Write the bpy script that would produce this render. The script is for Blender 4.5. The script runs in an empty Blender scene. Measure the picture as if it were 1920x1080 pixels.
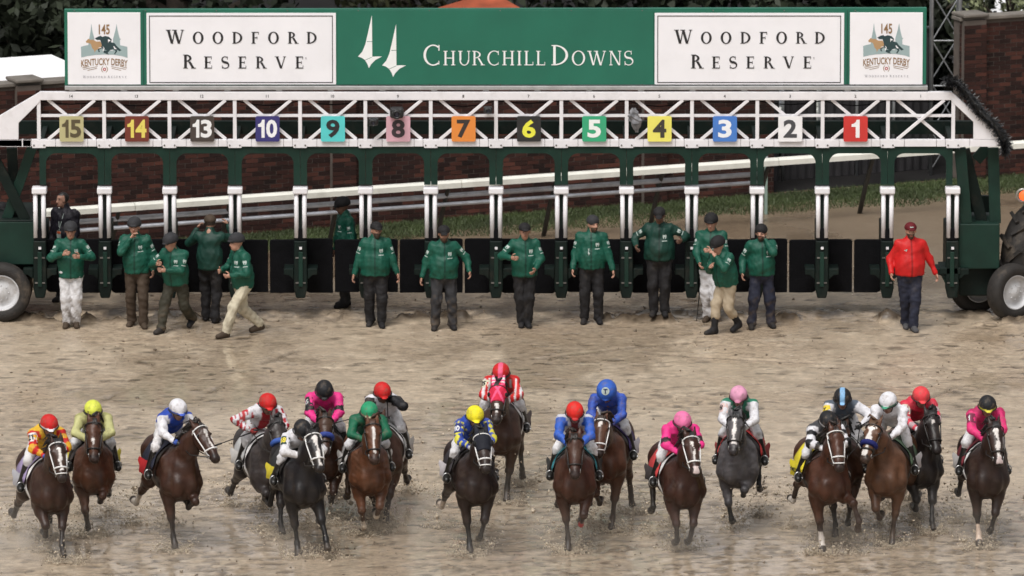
import bpy, math, random
import numpy as np
from mathutils import Vector, Matrix, Euler
from mathutils.bvhtree import BVHTree
random.seed(7); RNG = np.random.default_rng(11)
R = math.radians
scene = bpy.context.scene
COL = scene.collection

# ------------------------------------------------------------------ camera
F_PX, PITCH, DIST = 17920.0, R(10.0), 160.0
AX = Vector((0, math.cos(PITCH), -math.sin(PITCH)))
UP = Vector((0, math.sin(PITCH), math.cos(PITCH)))
RT = Vector((1, 0, 0))
def ray(px, py):
    return (AX + RT*((px-960)/F_PX) - UP*((py-540)/F_PX)).normalized()
CAM = -ray(960, 600)*DIST
def at(px, py, Y):
    d = ray(px, py); t = (Y-CAM.y)/d.y
    return CAM + d*t
def ground(px, py, z=0.0):
    d = ray(px, py); t = (z-CAM.z)/d.z
    return CAM + d*t
cd = bpy.data.cameras.new('camera'); cam = bpy.data.objects.new('camera', cd); COL.objects.link(cam)
cd.sensor_width = 36; cd.lens = F_PX/1920*36; cd.clip_start = 1; cd.clip_end = 3000
cam.location = CAM; cam.rotation_euler = (math.pi/2-PITCH, 0, 0)
scene.camera = cam
cd.dof.use_dof = True; cd.dof.focus_distance = 147; cd.dof.aperture_fstop = 3.2

# ------------------------------------------------------------------ sky, sun, exposure
SUN_EL, SUN_AZ = R(58), R(200)
w = bpy.data.worlds.new('World'); scene.world = w; w.use_nodes = True
nt = w.node_tree; nt.nodes.clear()
sky = nt.nodes.new('ShaderNodeTexSky'); sky.sky_type = 'NISHITA'; sky.sun_disc = False
sky.sun_elevation = SUN_EL; sky.sun_rotation = SUN_AZ; sky.air_density = 1.0; sky.dust_density = 6.0; sky.ozone_density = 1.0
hs = nt.nodes.new('ShaderNodeHueSaturation'); hs.inputs['Saturation'].default_value = 0.12
bg = nt.nodes.new('ShaderNodeBackground'); bg.inputs['Strength'].default_value = 0.098
wo = nt.nodes.new('ShaderNodeOutputWorld')
nt.links.new(sky.outputs[0], hs.inputs['Color']); nt.links.new(hs.outputs[0], bg.inputs[0]); nt.links.new(bg.outputs[0], wo.inputs[0])
sl = bpy.data.lights.new('sun', 'SUN'); sl.energy = 1.5; sl.angle = R(24); sl.color = (1.0, 0.97, 0.93)
so = bpy.data.objects.new('sun', sl); COL.objects.link(so)
sd = Vector((math.sin(SUN_AZ)*math.cos(SUN_EL), math.cos(SUN_AZ)*math.cos(SUN_EL), math.sin(SUN_EL)))
so.rotation_euler = (-sd).to_track_quat('-Z', 'Y').to_euler(); so.location = sd*60
scene.view_settings.view_transform = 'Standard'; scene.view_settings.look = 'None'
scene.view_settings.exposure = 0.34; scene.view_settings.gamma = 1.0
scene.cycles.use_denoising = True; scene.cycles.max_bounces = 6
scene.cycles.volume_bounces = 2

# ------------------------------------------------------------------ materials
def srgb(r, g, b):
    return tuple(((c/255)/12.92 if c/255 <= .04045 else ((c/255+.055)/1.055)**2.4) for c in (r, g, b))
MATS = {}
def mat(name, col, rough=.6, var=.12, scale=6., bump=.0, bscale=60., metal=0., spec=.5, grime=0., gcol=(.10,.075,.05), gscale=2.2, coat=0.):
    if name in MATS: return MATS[name]
    m = bpy.data.materials.new(name); m.use_nodes = True; n = m.node_tree.nodes; l = m.node_tree.links
    p = n['Principled BSDF']; p.inputs['Roughness'].default_value = rough; p.inputs['Metallic'].default_value = metal
    p.inputs['Specular IOR Level'].default_value = spec; p.inputs['Coat Weight'].default_value = coat
    tc = n.new('ShaderNodeTexCoord')
    nz = n.new('ShaderNodeTexNoise'); nz.inputs['Scale'].default_value = scale; nz.inputs['Detail'].default_value = 5
    l.new(tc.outputs['Object'], nz.inputs['Vector'])
    mr = n.new('ShaderNodeMapRange'); mr.inputs['From Min'].default_value = .3; mr.inputs['From Max'].default_value = .7
    mr.inputs['To Min'].default_value = 1-var; mr.inputs['To Max'].default_value = 1+var; l.new(nz.outputs['Fac'], mr.inputs['Value'])
    mx = n.new('ShaderNodeMix'); mx.data_type = 'RGBA'; mx.blend_type = 'MULTIPLY'; mx.inputs['Factor'].default_value = 1
    if isinstance(col, str):
        at_ = n.new('ShaderNodeAttribute'); at_.attribute_name = col; l.new(at_.outputs['Color'], mx.inputs['A'])
    else: mx.inputs['A'].default_value = (*col, 1)
    l.new(mr.outputs['Result'], mx.inputs['B']); out = mx.outputs['Result']
    if grime:
        g = n.new('ShaderNodeTexNoise'); g.inputs['Scale'].default_value = gscale; g.inputs['Detail'].default_value = 9; g.inputs['Roughness'].default_value = .68
        l.new(tc.outputs['Object'], g.inputs['Vector'])
        gm = n.new('ShaderNodeMapRange'); gm.inputs['From Min'].default_value = .52; gm.inputs['From Max'].default_value = .75
        gm.inputs['To Max'].default_value = grime; l.new(g.outputs['Fac'], gm.inputs['Value'])
        m2 = n.new('ShaderNodeMix'); m2.data_type = 'RGBA'; m2.inputs['B'].default_value = (*gcol, 1)
        l.new(gm.outputs['Result'], m2.inputs['Factor']); l.new(out, m2.inputs['A']); out = m2.outputs['Result']
    l.new(out, p.inputs['Base Color'])
    if bump:
        b = n.new('ShaderNodeBump'); b.inputs['Strength'].default_value = bump; b.inputs['Distance'].default_value = .02
        bn = n.new('ShaderNodeTexNoise'); bn.inputs['Scale'].default_value = bscale; bn.inputs['Detail'].default_value = 4
        l.new(tc.outputs['Object'], bn.inputs['Vector']); l.new(bn.outputs['Fac'], b.inputs['Height']); l.new(b.outputs['Normal'], p.inputs['Normal'])
    MATS[name] = m; return m

# ------------------------------------------------------------------ mesh builder
class MB:
    def __init__(s): s.v = []; s.f = []
    def add(s, vs, fs):
        o = len(s.v); s.v += [tuple(v) for v in vs]; s.f += [tuple(i+o for i in f) for f in fs]; return s
    def box(s, x0, x1, y0, y1, z0, z1):
        return s.add([(x0,y0,z0),(x1,y0,z0),(x1,y1,z0),(x0,y1,z0),(x0,y0,z1),(x1,y0,z1),(x1,y1,z1),(x0,y1,z1)],
            [(3,2,1,0),(4,5,6,7),(0,1,5,4),(1,2,6,5),(2,3,7,6),(3,0,4,7)])
    def bar(s, a, b, w, h, up=(0,1,0)):
        a, b = Vector(a), Vector(b); d = (b-a).normalized(); u = Vector(up); sx = d.cross(u).normalized()*(w/2); sy = sx.cross(d).normalized()*(h/2)
        vs = [p+i*sx+j*sy for p in (a, b) for i, j in ((-1,-1),(1,-1),(1,1),(-1,1))]
        return s.add(vs, [(0,1,2,3),(7,6,5,4),(0,4,5,1),(1,5,6,2),(2,6,7,3),(3,7,4,0)])
    def tube(s, pts, rs, n=8, cap=True):
        pts = [Vector(p) for p in pts]
        if not hasattr(rs, '__len__'): rs = [rs]*len(pts)
        rings = []; ref = None
        for i, p in enumerate(pts):
            d = (pts[min(i+1, len(pts)-1)]-pts[max(i-1, 0)]).normalized()
            if ref is None: ref = d.orthogonal().normalized()
            ref = (ref-d*ref.dot(d)).normalized(); q = d.cross(ref)
            rings.append([p+(ref*math.cos(2*math.pi*k/n)+q*math.sin(2*math.pi*k/n))*rs[i] for k in range(n)])
        vs = [v for r in rings for v in r]; fs = []
        for i in range(len(pts)-1):
            for k in range(n): fs.append((i*n+k, i*n+(k+1)%n, (i+1)*n+(k+1)%n, (i+1)*n+k))
        if cap: fs.append(tuple(range(n))[::-1]); fs.append(tuple((len(pts)-1)*n+k for k in range(n)))
        return s.add(vs, fs)
    def lathe(s, prof, c, axis='Y', n=32, close=False):
        # prof: list of (along axis, radius)
        vs = []; fs = []; c = Vector(c)
        for (h, r) in prof:
            for k in range(n):
                a = 2*math.pi*k/n; u, v = r*math.cos(a), r*math.sin(a)
                vs.append(c+Vector({'Y':(u,h,v),'Z':(u,v,h),'X':(h,u,v)}[axis]))
        for i in range(len(prof)-1):
            for k in range(n): fs.append((i*n+k, i*n+(k+1)%n, (i+1)*n+(k+1)%n, (i+1)*n+k))
        return s.add(vs, fs)
    def prism(s, poly, y0, y1):
        # poly of (x,z), extruded along y
        n = len(poly); vs = [(x,y0,z) for x,z in poly]+[(x,y1,z) for x,z in poly]
        fs = [tuple(range(n)), tuple(range(2*n-1, n-1, -1))]+[(i, i+n, (i+1)%n+n, (i+1)%n) for i in range(n)]
        return s.add(vs, fs)
    def sphere(s, c, r, n=10, m=6, sc=(1,1,1)):
        c = Vector(c); vs = []; fs = []
        for j in range(m+1):
            t = math.pi*j/m
            for k in range(n):
                a = 2*math.pi*k/n
                vs.append(c+Vector((sc[0]*r*math.sin(t)*math.cos(a), sc[1]*r*math.sin(t)*math.sin(a), sc[2]*r*math.cos(t))))
        for j in range(m):
            for k in range(n): fs.append((j*n+k, (j+1)*n+k, (j+1)*n+(k+1)%n, j*n+(k+1)%n))
        return s.add(vs, fs)
    def build(s, name, m, parent=None, smooth=False, bevel=0, org=None):
        me = bpy.data.meshes.new(name)
        vs = s.v if org is None else [(v[0]-org[0], v[1]-org[1], v[2]-org[2]) for v in s.v]
        me.from_pydata(vs, [], s.f); me.update()
        return link(name, me, m, parent, smooth, bevel)
def link(name, me, m=None, parent=None, smooth=False, bevel=0):
    o = bpy.data.objects.new(name, me); COL.objects.link(o)
    if m is not None and len(me.materials) == 0: me.materials.append(m)
    if parent is not None: o.parent = parent
    if smooth: me.polygons.foreach_set('use_smooth', np.ones(len(me.polygons), bool))
    if bevel:
        b = o.modifiers.new('bevel', 'BEVEL'); b.width = bevel; b.segments = 2; b.limit_method = 'ANGLE'
    return o
def tag(o, label=None, cat=None, group=None, kind=None):
    if label: o['label'] = label
    if cat: o['category'] = cat
    if group: o['group'] = group
    if kind: o['kind'] = kind
    return o
def empty(name, loc=(0,0,0), rz=0):
    o = bpy.data.objects.new(name, None); COL.objects.link(o); o.location = loc; o.rotation_euler = (0,0,rz); o.empty_display_size = .2
    return o
def text_mesh(s, size, bold=0., align='CENTER'):
    c = bpy.data.curves.new('t', 'FONT'); c.body = s; c.size = size; c.align_x = align; c.align_y = 'CENTER'; c.offset = bold; c.resolution_u = 3
    o = bpy.data.objects.new('t', c); COL.objects.link(o)
    dg = bpy.context.evaluated_depsgraph_get(); me = bpy.data.meshes.new_from_object(o.evaluated_get(dg))
    vs = [tuple(v.co) for v in me.vertices]; fs = [tuple(p.vertices) for p in me.polygons]
    bpy.data.objects.remove(o); bpy.data.curves.remove(c); bpy.data.meshes.remove(me)
    return vs, fs

# value noise for terrain
def vnoise(x, y, seed):
    r = np.random.default_rng(seed).random((257, 257))
    xi = np.floor(x).astype(int); yi = np.floor(y).astype(int); fx = x-xi; fy = y-yi
    fx = fx*fx*(3-2*fx); fy = fy*fy*(3-2*fy); a = xi % 256; b = yi % 256
    return (r[a,b]*(1-fx)+r[a+1,b]*fx)*(1-fy)+(r[a,b+1]*(1-fx)+r[a+1,b+1]*fx)*fy
def fbm(x, y, seed, oct=4, gain=.5):
    t = 0; a = 1; s = 0
    for i in range(oct): t = t+a*vnoise(x*2**i+17.3*i, y*2**i+9.1*i, seed+i); s += a; a *= gain
    return t/s
# ================================================================== GROUND
def ground_material():
    m = bpy.data.materials.new('sloppy_track'); m.use_nodes = True; n = m.node_tree.nodes; l = m.node_tree.links
    p = n['Principled BSDF']; tc = n.new('ShaderNodeTexCoord')
    at_ = n.new('ShaderNodeAttribute'); at_.attribute_name = 'mud'
    sp = n.new('ShaderNodeSeparateColor'); l.new(at_.outputs['Color'], sp.inputs[0])
    n1 = n.new('ShaderNodeTexNoise'); n1.inputs['Scale'].default_value = 2.0; n1.inputs['Detail'].default_value = 9; n1.inputs['Roughness'].default_value = .65
    n2 = n.new('ShaderNodeTexNoise'); n2.inputs['Scale'].default_value = .35; n2.inputs['Detail'].default_value = 6
    n3 = n.new('ShaderNodeTexNoise'); n3.inputs['Scale'].default_value = 26; n3.inputs['Detail'].default_value = 5
    for k in (n1, n2, n3): l.new(tc.outputs['Object'], k.inputs['Vector'])
    r1 = n.new('ShaderNodeValToRGB'); e = r1.color_ramp.elements
    e[0].position = .30; e[0].color = (.40,.312,.225,1); e[1].position = .72; e[1].color = (.62,.51,.385,1)
    x = e.new(.5); x.color = (.50,.40,.292,1)
    l.new(n1.outputs['Fac'], r1.inputs[0])
    mB = n.new('ShaderNodeMix'); mB.data_type = 'RGBA'; mB.inputs['B'].default_value = (.50,.375,.255,1)
    q = n.new('ShaderNodeMapRange'); q.inputs['From Min'].default_value = .5; q.inputs['From Max'].default_value = .75; q.inputs['To Max'].default_value = .7
    l.new(n2.outputs['Fac'], q.inputs[0]); l.new(q.outputs[0], mB.inputs['Factor']); l.new(r1.outputs[0], mB.inputs['A'])
    n5 = n.new('ShaderNodeTexNoise'); n5.inputs['Scale'].default_value = 7; n5.inputs['Detail'].default_value = 12; n5.inputs['Roughness'].default_value = .78; l.new(tc.outputs['Object'], n5.inputs['Vector'])
    q5 = n.new('ShaderNodeMapRange'); q5.inputs['From Min'].default_value = .34; q5.inputs['From Max'].default_value = .62; q5.inputs['To Min'].default_value = .50; q5.inputs['To Max'].default_value = 1.12; l.new(n5.outputs['Fac'], q5.inputs[0])
    m5 = n.new('ShaderNodeMix'); m5.data_type = 'RGBA'; m5.blend_type = 'MULTIPLY'; m5.inputs['Factor'].default_value = 1; l.new(mB.outputs['Result'], m5.inputs['A']); l.new(q5.outputs[0], m5.inputs['B']); mB = m5
    mD = n.new('ShaderNodeMix'); mD.data_type = 'RGBA'; mD.inputs['B'].default_value = (.060,.043,.029,1)
    mY = n.new('ShaderNodeMix'); mY.data_type = 'RGBA'; mY.inputs['B'].default_value = (.155,.112,.074,1); l.new(sp.outputs[1], mY.inputs['Factor']); l.new(mB.outputs['Result'], mY.inputs['A'])  # green channel mixes in the shade painted behind the gate
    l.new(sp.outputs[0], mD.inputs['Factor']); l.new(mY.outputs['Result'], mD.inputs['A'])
    mW = n.new('ShaderNodeMix'); mW.data_type = 'RGBA'; mW.blend_type = 'MULTIPLY'; mW.inputs['B'].default_value = (.86,.85,.84,1)
    l.new(sp.outputs[2], mW.inputs['Factor']); l.new(mD.outputs['Result'], mW.inputs['A']); l.new(mW.outputs['Result'], p.inputs['Base Color'])
    # wet film: blue channel = standing water
    rr = n.new('ShaderNodeMapRange'); rr.inputs['From Min'].default_value = .35; rr.inputs['From Max'].default_value = .65; rr.inputs['To Min'].default_value = .38; rr.inputs['To Max'].default_value = .20
    l.new(n2.outputs['Fac'], rr.inputs[0])
    rw = n.new('ShaderNodeMix'); rw.data_type = 'FLOAT'; rw.inputs['B'].default_value = .10
    l.new(sp.outputs[2], rw.inputs['Factor']); l.new(rr.outputs[0], rw.inputs['A']); l.new(rw.outputs[0], p.inputs['Roughness'])
    b = n.new('ShaderNodeBump'); b.inputs['Distance'].default_value = .02
    bs = n.new('ShaderNodeMapRange'); bs.inputs['To Min'].default_value = .5; bs.inputs['To Max'].default_value = .05; l.new(sp.outputs[2], bs.inputs[0]); l.new(bs.outputs[0], b.inputs['Strength'])
    l.new(n3.outputs['Fac'], b.inputs['Height']); l.new(b.outputs['Normal'], p.inputs['Normal'])
    return m
RUTS = []
for a, b in (((0,850),(330,690)),((250,800),(560,655)),((330,795),(640,690)),((0,905),(140,850)),((700,700),(1330,640)),((0,800),(200,690)),((60,690),(420,640)),
             ((1200,660),(1900,700)),((1620,780),(1800,720))):
    A, B = ground(*a), ground(*b); RUTS.append((A.x, A.y, B.x, B.y))
GXS = np.concatenate([-np.geomspace(900, 11, 22), np.arange(-10, 10.01, .06), np.geomspace(11, 900, 22)])
GYS = np.concatenate([-np.geomspace(900, 26, 16), np.arange(-25, 4, .05), np.arange(4, 14, .12), np.geomspace(14.2, 1500, 30)])
GZA = None
def gz(x, y):   # ground height at a point, from the finished sheet
    i = int(np.clip(np.searchsorted(GXS, x)-1, 0, len(GXS)-2)); j = int(np.clip(np.searchsorted(GYS, y)-1, 0, len(GYS)-2))
    return float(GZA[i:i+2, j:j+2].mean())
def build_ground():
    global GZA
    X, Y = np.meshgrid(GXS, GYS, indexing='ij')
    fade = np.clip((10.8-np.abs(X))/1, 0, 1)*np.clip((Y+26)/1, 0, 1)*np.clip((14-Y)/2, 0, 1)
    near = np.clip((-3-Y)/7, 0, 1)
    patch = np.clip((fbm(X*.42+30, Y*.28+60, 3, 4)-.40)*3.4, 0, 1)
    hoof = fbm(X*2.3+5, Y*2.6+100, 31, 3)
    z = .022*(fbm(X*.55+9, Y*.5+70, 41, 3)-.5)+(.3+.7*near)*(.3+.7*patch)*(.028*(hoof-.5)+.016*(fbm(X*7+3, Y*7+200, 51, 3)-.5))
    dark = np.clip((fbm(X*2.1+15, Y*1.6+80, 81, 5, .62)-.60)*9, 0, 1)*(.25+.5*patch)*.22
    fine = fbm(X*9+1, Y*9+500, 171, 2)
    # individual hoof holes and kicked up clods
    rg = np.random.default_rng(77); cnt = 0
    step = .05
    for _ in range(12500):
        x = rg.uniform(-9.8, 9.8); y = rg.uniform(-24.6, 3.0) if rg.random() < .8 else rg.uniform(-24.6, -13); i = int(round((x+10)/.06))+22; j = int(round((y+25)/.05))+16
        if i < 12 or i > len(GXS)-13 or j < 12: continue
        pr = .14+.86*patch[i, j]**.8*(.30+.70*near[i, j])
        if rg.random() > pr: continue
        sx, sy = rg.uniform(.05,.17), rg.uniform(.06,.11); k = 8; sl = (slice(i-k, i+k+1), slice(j-k, j+k+1))
        dx, dy = (X[sl]-x)/sx, (Y[sl]-y)/sy; r2 = dx*dx+dy*dy+1.6*(fine[sl]-.5)*2
        hole = np.exp(-np.maximum(r2, 0)**1.5); dep = rg.uniform(.004,.018); up_ = rg.random() < .35
        z[sl] += (-1 if not up_ else .8)*dep*hole+.4*dep*np.exp(-((dx*dx+(dy-1.5)**2)))
        dark[sl] = np.maximum(dark[sl], np.clip(hole*2.2-.45, 0, 1)*rg.uniform(.2,.75)*(.75 if up_ else 1)); cnt += 1
    # churned clods in a line where the field jumped out
    line = np.exp(-((Y+.05-.35*(vnoise(X*.8+40, X*0+3, 5)-.5))/.24)**2)+.5*np.exp(-((Y-.55)/.25)**2)
    gm = np.clip(line, 0, 1)*np.clip((fbm(X*2.4+7, Y*2.4+50, 21, 4)-.47)*7, 0, 1)
    z = z+gm*.17*(.3+fbm(X*7, Y*7+300, 61, 2)); dark = np.maximum(dark, np.clip(gm*1.6, 0, .95))
    rut = np.zeros_like(z)
    for (ax, ay, bx, by) in RUTS:
        L = math.hypot(bx-ax, by-ay); ux, uy = (bx-ax)/L, (by-ay)/L
        s = (X-ax)*ux+(Y-ay)*uy; d = (X-ax)*(-uy)+(Y-ay)*ux+.12*np.sin(s*.9)
        rut = np.maximum(rut, np.exp(-(d/.06)**2)*((s > 0) & (s < L))*np.clip((fbm(s*1.3+ax, s*0+9, 71, 3)-.36)*5, 0, 1))
    z = z-rut*.035; dark = np.maximum(dark, rut*.6)
    wet = np.clip((fbm(X*.42+80, Y*.30+20, 91, 5, .6)-.49+.13*np.clip((-15-Y)/6, 0, 1))*9, 0, 1)
    wet = np.maximum(wet, np.exp(-((Y-.9)/.9)**2)*np.clip((fbm(X*.9, Y*1.2+400, 95, 3)-.36)*5, 0, 1)*(1-np.clip(gm*3, 0, 1)))
    z = z*(1-.55*wet*(1-dark))
    z = z*fade; GZA = z; nx, ny = X.shape
    co = np.stack([X, Y, z], -1).reshape(-1, 3)
    i = np.arange(nx*ny).reshape(nx, ny); f = np.stack([i[:-1,:-1], i[1:,:-1], i[1:,1:], i[:-1,1:]], -1).reshape(-1, 4)
    me = np_mesh('ground', co, f)
    brown = np.clip((Y-2.2)/2.0+1.2*(fbm(X*.6+50, Y*.6+10, 201, 4)-.5), 0, 1)*.85  # shade behind the gate, put into the ground colour as darker brown
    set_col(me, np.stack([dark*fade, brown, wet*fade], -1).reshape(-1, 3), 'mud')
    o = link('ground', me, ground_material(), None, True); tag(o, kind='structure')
    return o
def np_mesh(name, co, f):
    me = bpy.data.meshes.new(name); k = f.shape[1]
    me.vertices.add(len(co)); me.vertices.foreach_set('co', np.asarray(co, np.float32).ravel())
    me.loops.add(f.size); me.loops.foreach_set('vertex_index', f.ravel().astype(np.int32))
    me.polygons.add(len(f)); me.polygons.foreach_set('loop_start', np.arange(0, f.size, k, dtype=np.int32))
    me.polygons.foreach_set('loop_total', np.full(len(f), k, np.int32))
    me.update(calc_edges=True); return me
def set_col(me, c, name='col'):
    a = me.color_attributes.new(name, 'FLOAT_COLOR', 'POINT')
    a.data.foreach_set('color', np.concatenate([c, np.ones((len(c), 1))], 1).astype(np.float32).ravel())
build_ground()

# ================================================================== BRICK WALL (runs away to the right behind the gate)
WA, WB = ground(-90, 482), ground(2010, 321); WA.z = WB.z = 0
WDIR = (WB-WA).normalized(); WLEN = (WB-WA).length; WANG = math.atan2(WDIR.y, WDIR.x)
def wall_s(px):   # distance along the wall seen at pixel column px (at 1.5 m height)
    best = min(((abs(proj(WA+WDIR*s+Vector((0,0,1.5)))[0]-px), s) for s in np.linspace(0, WLEN, 900)))
    return best[1]
def proj(p):
    d = Vector(p)-CAM; z = d.dot(AX); return (960+F_PX*d.dot(RT)/z, 540-F_PX*d.dot(UP)/z)
def brick_mat():
    m = bpy.data.materials.new('old_red_brick'); m.use_nodes = True; n = m.node_tree.nodes; l = m.node_tree.links; p = n['Principled BSDF']
    ge = n.new('ShaderNodeNewGeometry'); oi = n.new('ShaderNodeObjectInfo'); ad = n.new('ShaderNodeMath'); ad.operation = 'ADD'
    fr = n.new('ShaderNodeMath'); fr.operation = 'FRACT'
    l.new(ge.outputs['Random Per Island'], ad.inputs[0]); l.new(oi.outputs['Random'], ad.inputs[1]); l.new(ad.outputs[0], fr.inputs[0])
    r = n.new('ShaderNodeValToRGB'); e = r.color_ramp.elements
    e[0].color = (.020,.010,.009,1); e[1].color = (.056,.023,.018,1)
    for ps, c in ((.35,(.036,.015,.012,1)),(.7,(.050,.019,.015,1)),(.93,(.095,.034,.024,1))):
        x = e.new(ps); x.color = c
    l.new(fr.outputs[0], r.inputs[0])
    nz = n.new('ShaderNodeTexNoise'); nz.inputs['Scale'].default_value = .9; nz.inputs['Detail'].default_value = 8
    tc = n.new('ShaderNodeNewGeometry'); l.new(tc.outputs['Position'], nz.inputs['Vector'])
    mr = n.new('ShaderNodeMapRange'); mr.inputs['From Min'].default_value = .3; mr.inputs['From Max'].default_value = .7; mr.inputs['To Min'].default_value = .55; mr.inputs['To Max'].default_value = 1.3
    l.new(nz.outputs['Fac'], mr.inputs[0]); mx = n.new('ShaderNodeMix'); mx.data_type = 'RGBA'; mx.blend_type = 'MULTIPLY'; mx.inputs['Factor'].default_value = 1
    l.new(r.outputs[0], mx.inputs['A']); l.new(mr.outputs[0], mx.inputs['B']); l.new(mx.outputs['Result'], p.inputs['Base Color'])
    p.inputs['Roughness'].default_value = .75; p.inputs['Specular IOR Level'].default_value = .25
    return m
BRICK = brick_mat(); MORTAR = mat('weathered_mortar', (.105,.085,.072), .9, .25, 4); COPING = mat('wet_limestone_coping', (.17,.15,.13), .5, .25, 3, bump=.3)
CH, BL, WH = .0795, .232, 2.92
def brick_wall(s0, s1, label, piers, singles):
    root = empty('brick_wall', WA+WDIR*s0, WANG); L = s1-s0
    tag(root, label, 'wall', 'brick boundary walls')
    MB().box(0, L, .008, .26, -.3, WH).build('mortar_core', MORTAR, root)
    c = MB().box(-.03, L+.03, -.05, .31, WH, WH+.07)
    c.build('coping', COPING, root, bevel=.015)
    bm_ = MB().box(0, BL-.013, 0, .05, 0, CH-.013); me = bpy.data.meshes.new('brick'); me.from_pydata(bm_.v, [], bm_.f); me.materials.append(BRICK)
    rest = MB(); cand = []
    for r in range(int(WH/CH)):
        x = -(r % 2)*BL/2
        while x < L-.02:
            x0 = max(x, 0); x1 = min(x+BL-.013, L); cand.append((x0, x1, r*CH)); x += BL
    def vis(c):
        px, py = proj(root_m @ Vector(((c[0]+c[1])/2, 0, c[2]+CH/2)))
        if not (0 < px < 1920): return 0
        ph = ((px-74.5) % 122.2)/122.2
        return 1+(288 < py < 385 and .16 < ph < .84)*5-abs(py-320)/400-(px/4000)
    root_m = Matrix.Translation(root.location) @ Matrix.Rotation(WANG, 4, 'Z')
    full = sorted([c for c in cand if c[1]-c[0] > BL-.02], key=vis, reverse=True)
    pick = set(full[:singles])
    for c in cand:
        j = random.uniform(-.004, .004)
        if c in pick:
            o = bpy.data.objects.new('brick', me); COL.objects.link(o); o.parent = root; o.location = (c[0], j-.002, c[2])
        else: rest.box(c[0], c[1], j-.002, .05, c[2], c[2]+CH-.013)
    for ps in piers:
        x = ps-s0
        MB().box(x-.22, x+.22, -.13, .006, -.3, WH+.02).build('pier_core', MORTAR, root)
        MB().box(x-.26, x+.26, -.18, .34, WH+.075, WH+.14).build('pier_cap', COPING, root, bevel=.02)
        for r in range(int(WH/CH)):
            for k in (0, 1):
                a = x-.225+k*.228 if r % 2 == 0 else x-.225+(k*.34 if k == 0 else .342)
                b = x+.225 if k == 1 else (x-.225+.215 if r % 2 == 0 else x+.104)
                rest.box(a, b, -.142, -.12, r*CH, r*CH+CH-.013)
    o = rest.build('bricks', BRICK, root); o['kind'] = 'stuff'
    return root
S_GAP0, S_GAP1 = wall_s(1452), wall_s(1800)
brick_wall(0, S_GAP0, 'long dark red brick wall running behind the starting gate on the left', [wall_s(52), wall_s(640), wall_s(1225)], 300)
brick_wall(S_GAP1, WLEN+3, 'dark red brick wall at the right edge behind the black cable bundle', [wall_s(1822)], 0)
def wl(s, off, z=0):  # a point at distance s along the wall, off metres in front of it
    return WA+WDIR*s+Vector((WDIR.y, -WDIR.x, 0))*off+Vector((0,0,z))

# ------------------------------------------------------------------ grass strip at the foot of the wall
def grass():
    n = 75000; s = RNG.uniform(0, WLEN, n); off = np.abs(RNG.normal(0, 1.15, n))+.02
    keep = off < 1.95+.35*np.sin(s*1.7)*np.sin(s*.6); s, off = s[keep], off[keep]; n = len(s)
    nrm = np.array([WDIR.y, -WDIR.x]); bx = WA.x+WDIR.x*s+nrm[0]*off; by = WA.y+WDIR.y*s+nrm[1]*off
    h = RNG.uniform(.02, .085, n); a = RNG.uniform(0, 2*np.pi, n); wd = RNG.uniform(.006, .014, n); le = RNG.normal(0, .04, (n, 2))
    v = np.empty((n, 3, 3)); v[:,0] = np.stack([bx-np.cos(a)*wd, by-np.sin(a)*wd, h*0-.02], 1); v[:,1] = np.stack([bx+np.cos(a)*wd, by+np.sin(a)*wd, h*0-.02], 1)
    v[:,2] = np.stack([bx+le[:,0], by+le[:,1], h], 1)
    me = np_mesh('grass', v.reshape(-1, 3), np.arange(n*3).reshape(-1, 3))
    o = link('grass_strip', me, mat('wet_grass', (.046,.066,.019), .65, .35, .9)); tag(o, 'strip of rough green grass along the foot of the brick wall', 'grass', kind='stuff')
    b = MB(); N = 120
    for i in range(N+1):
        s = WLEN*i/N
        for of in (0, .9, 1.85+.25*math.sin(i*.9)): 
            p = wl(s, of, .006 if of < 1 else -.015); b.v.append(tuple(p))
    b.f = [(i*3+j, i*3+j+1, (i+1)*3+j+1, (i+1)*3+j) for i in range(N) for j in (0, 1)]
    tag(b.build('verge', mat('verge_soil', (.042,.046,.018), .9, .4, 2.5), None, True), kind='structure')
grass()

# ------------------------------------------------------------------ track rail in front of the wall
def track_rail():
    A, B = ground(-60, 532), ground(2000, 382); A.z = B.z = 0; d = (B-A).normalized(); L = (B-A).length; nrm = Vector((d.y, -d.x, 0))
    root = empty('track_rail', A, math.atan2(d.y, d.x)); tag(root, 'white capped track rail with grey pipes slanting up behind the starting gate', 'rail')
    WP = mat('cream_rail_paint', (.76,.75,.68), .35, .07, 3, grime=.25); GP = mat('galvanised_pipe', (.50,.52,.57), .4, .2, 5, metal=.15, grime=.45, gcol=(.16,.14,.13), gscale=4)
    DP = mat('dark_rail_post', (.03,.03,.027), .5)
    x = 0; seg = 3.05
    while x < L:
        x1 = min(x+seg-.012, L); m = MB()
        m.prism([(0,0),(0,0)], 0, 0) if False else None
        prof = [(-.07,1.075),(-.07,1.165),(-.03,1.205),(.05,1.205),(.08,1.165),(.08,1.09)]
        n = len(prof); m.add([(x,y,z) for y,z in prof]+[(x1,y,z) for y,z in prof], [tuple(range(n)), tuple(range(2*n-1,n-1,-1))]+[(i,i+n,(i+1)%n+n,(i+1)%n) for i in range(n)])
        m.build('rail_board', WP, root); x += seg
    xe = L*.715
    MB().tube([(0,.10,.92),(xe,.10,.92)], .045, 10).build('pipe', GP, root, True)
    MB().tube([(0,.10,.77),(xe,.10,.77)], .036, 10).build('pipe', GP, root, True)
    k = .7
    while k < L:
        MB().tube([(k,.55,-.1),(k+.02,.30,.55),(k+.02,.05,1.0),(k+.02,0,1.06)], [.045,.042,.038,.035], 8).build('rail_post', DP, root, True); k += 2.05
    return root
track_rail()

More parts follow.
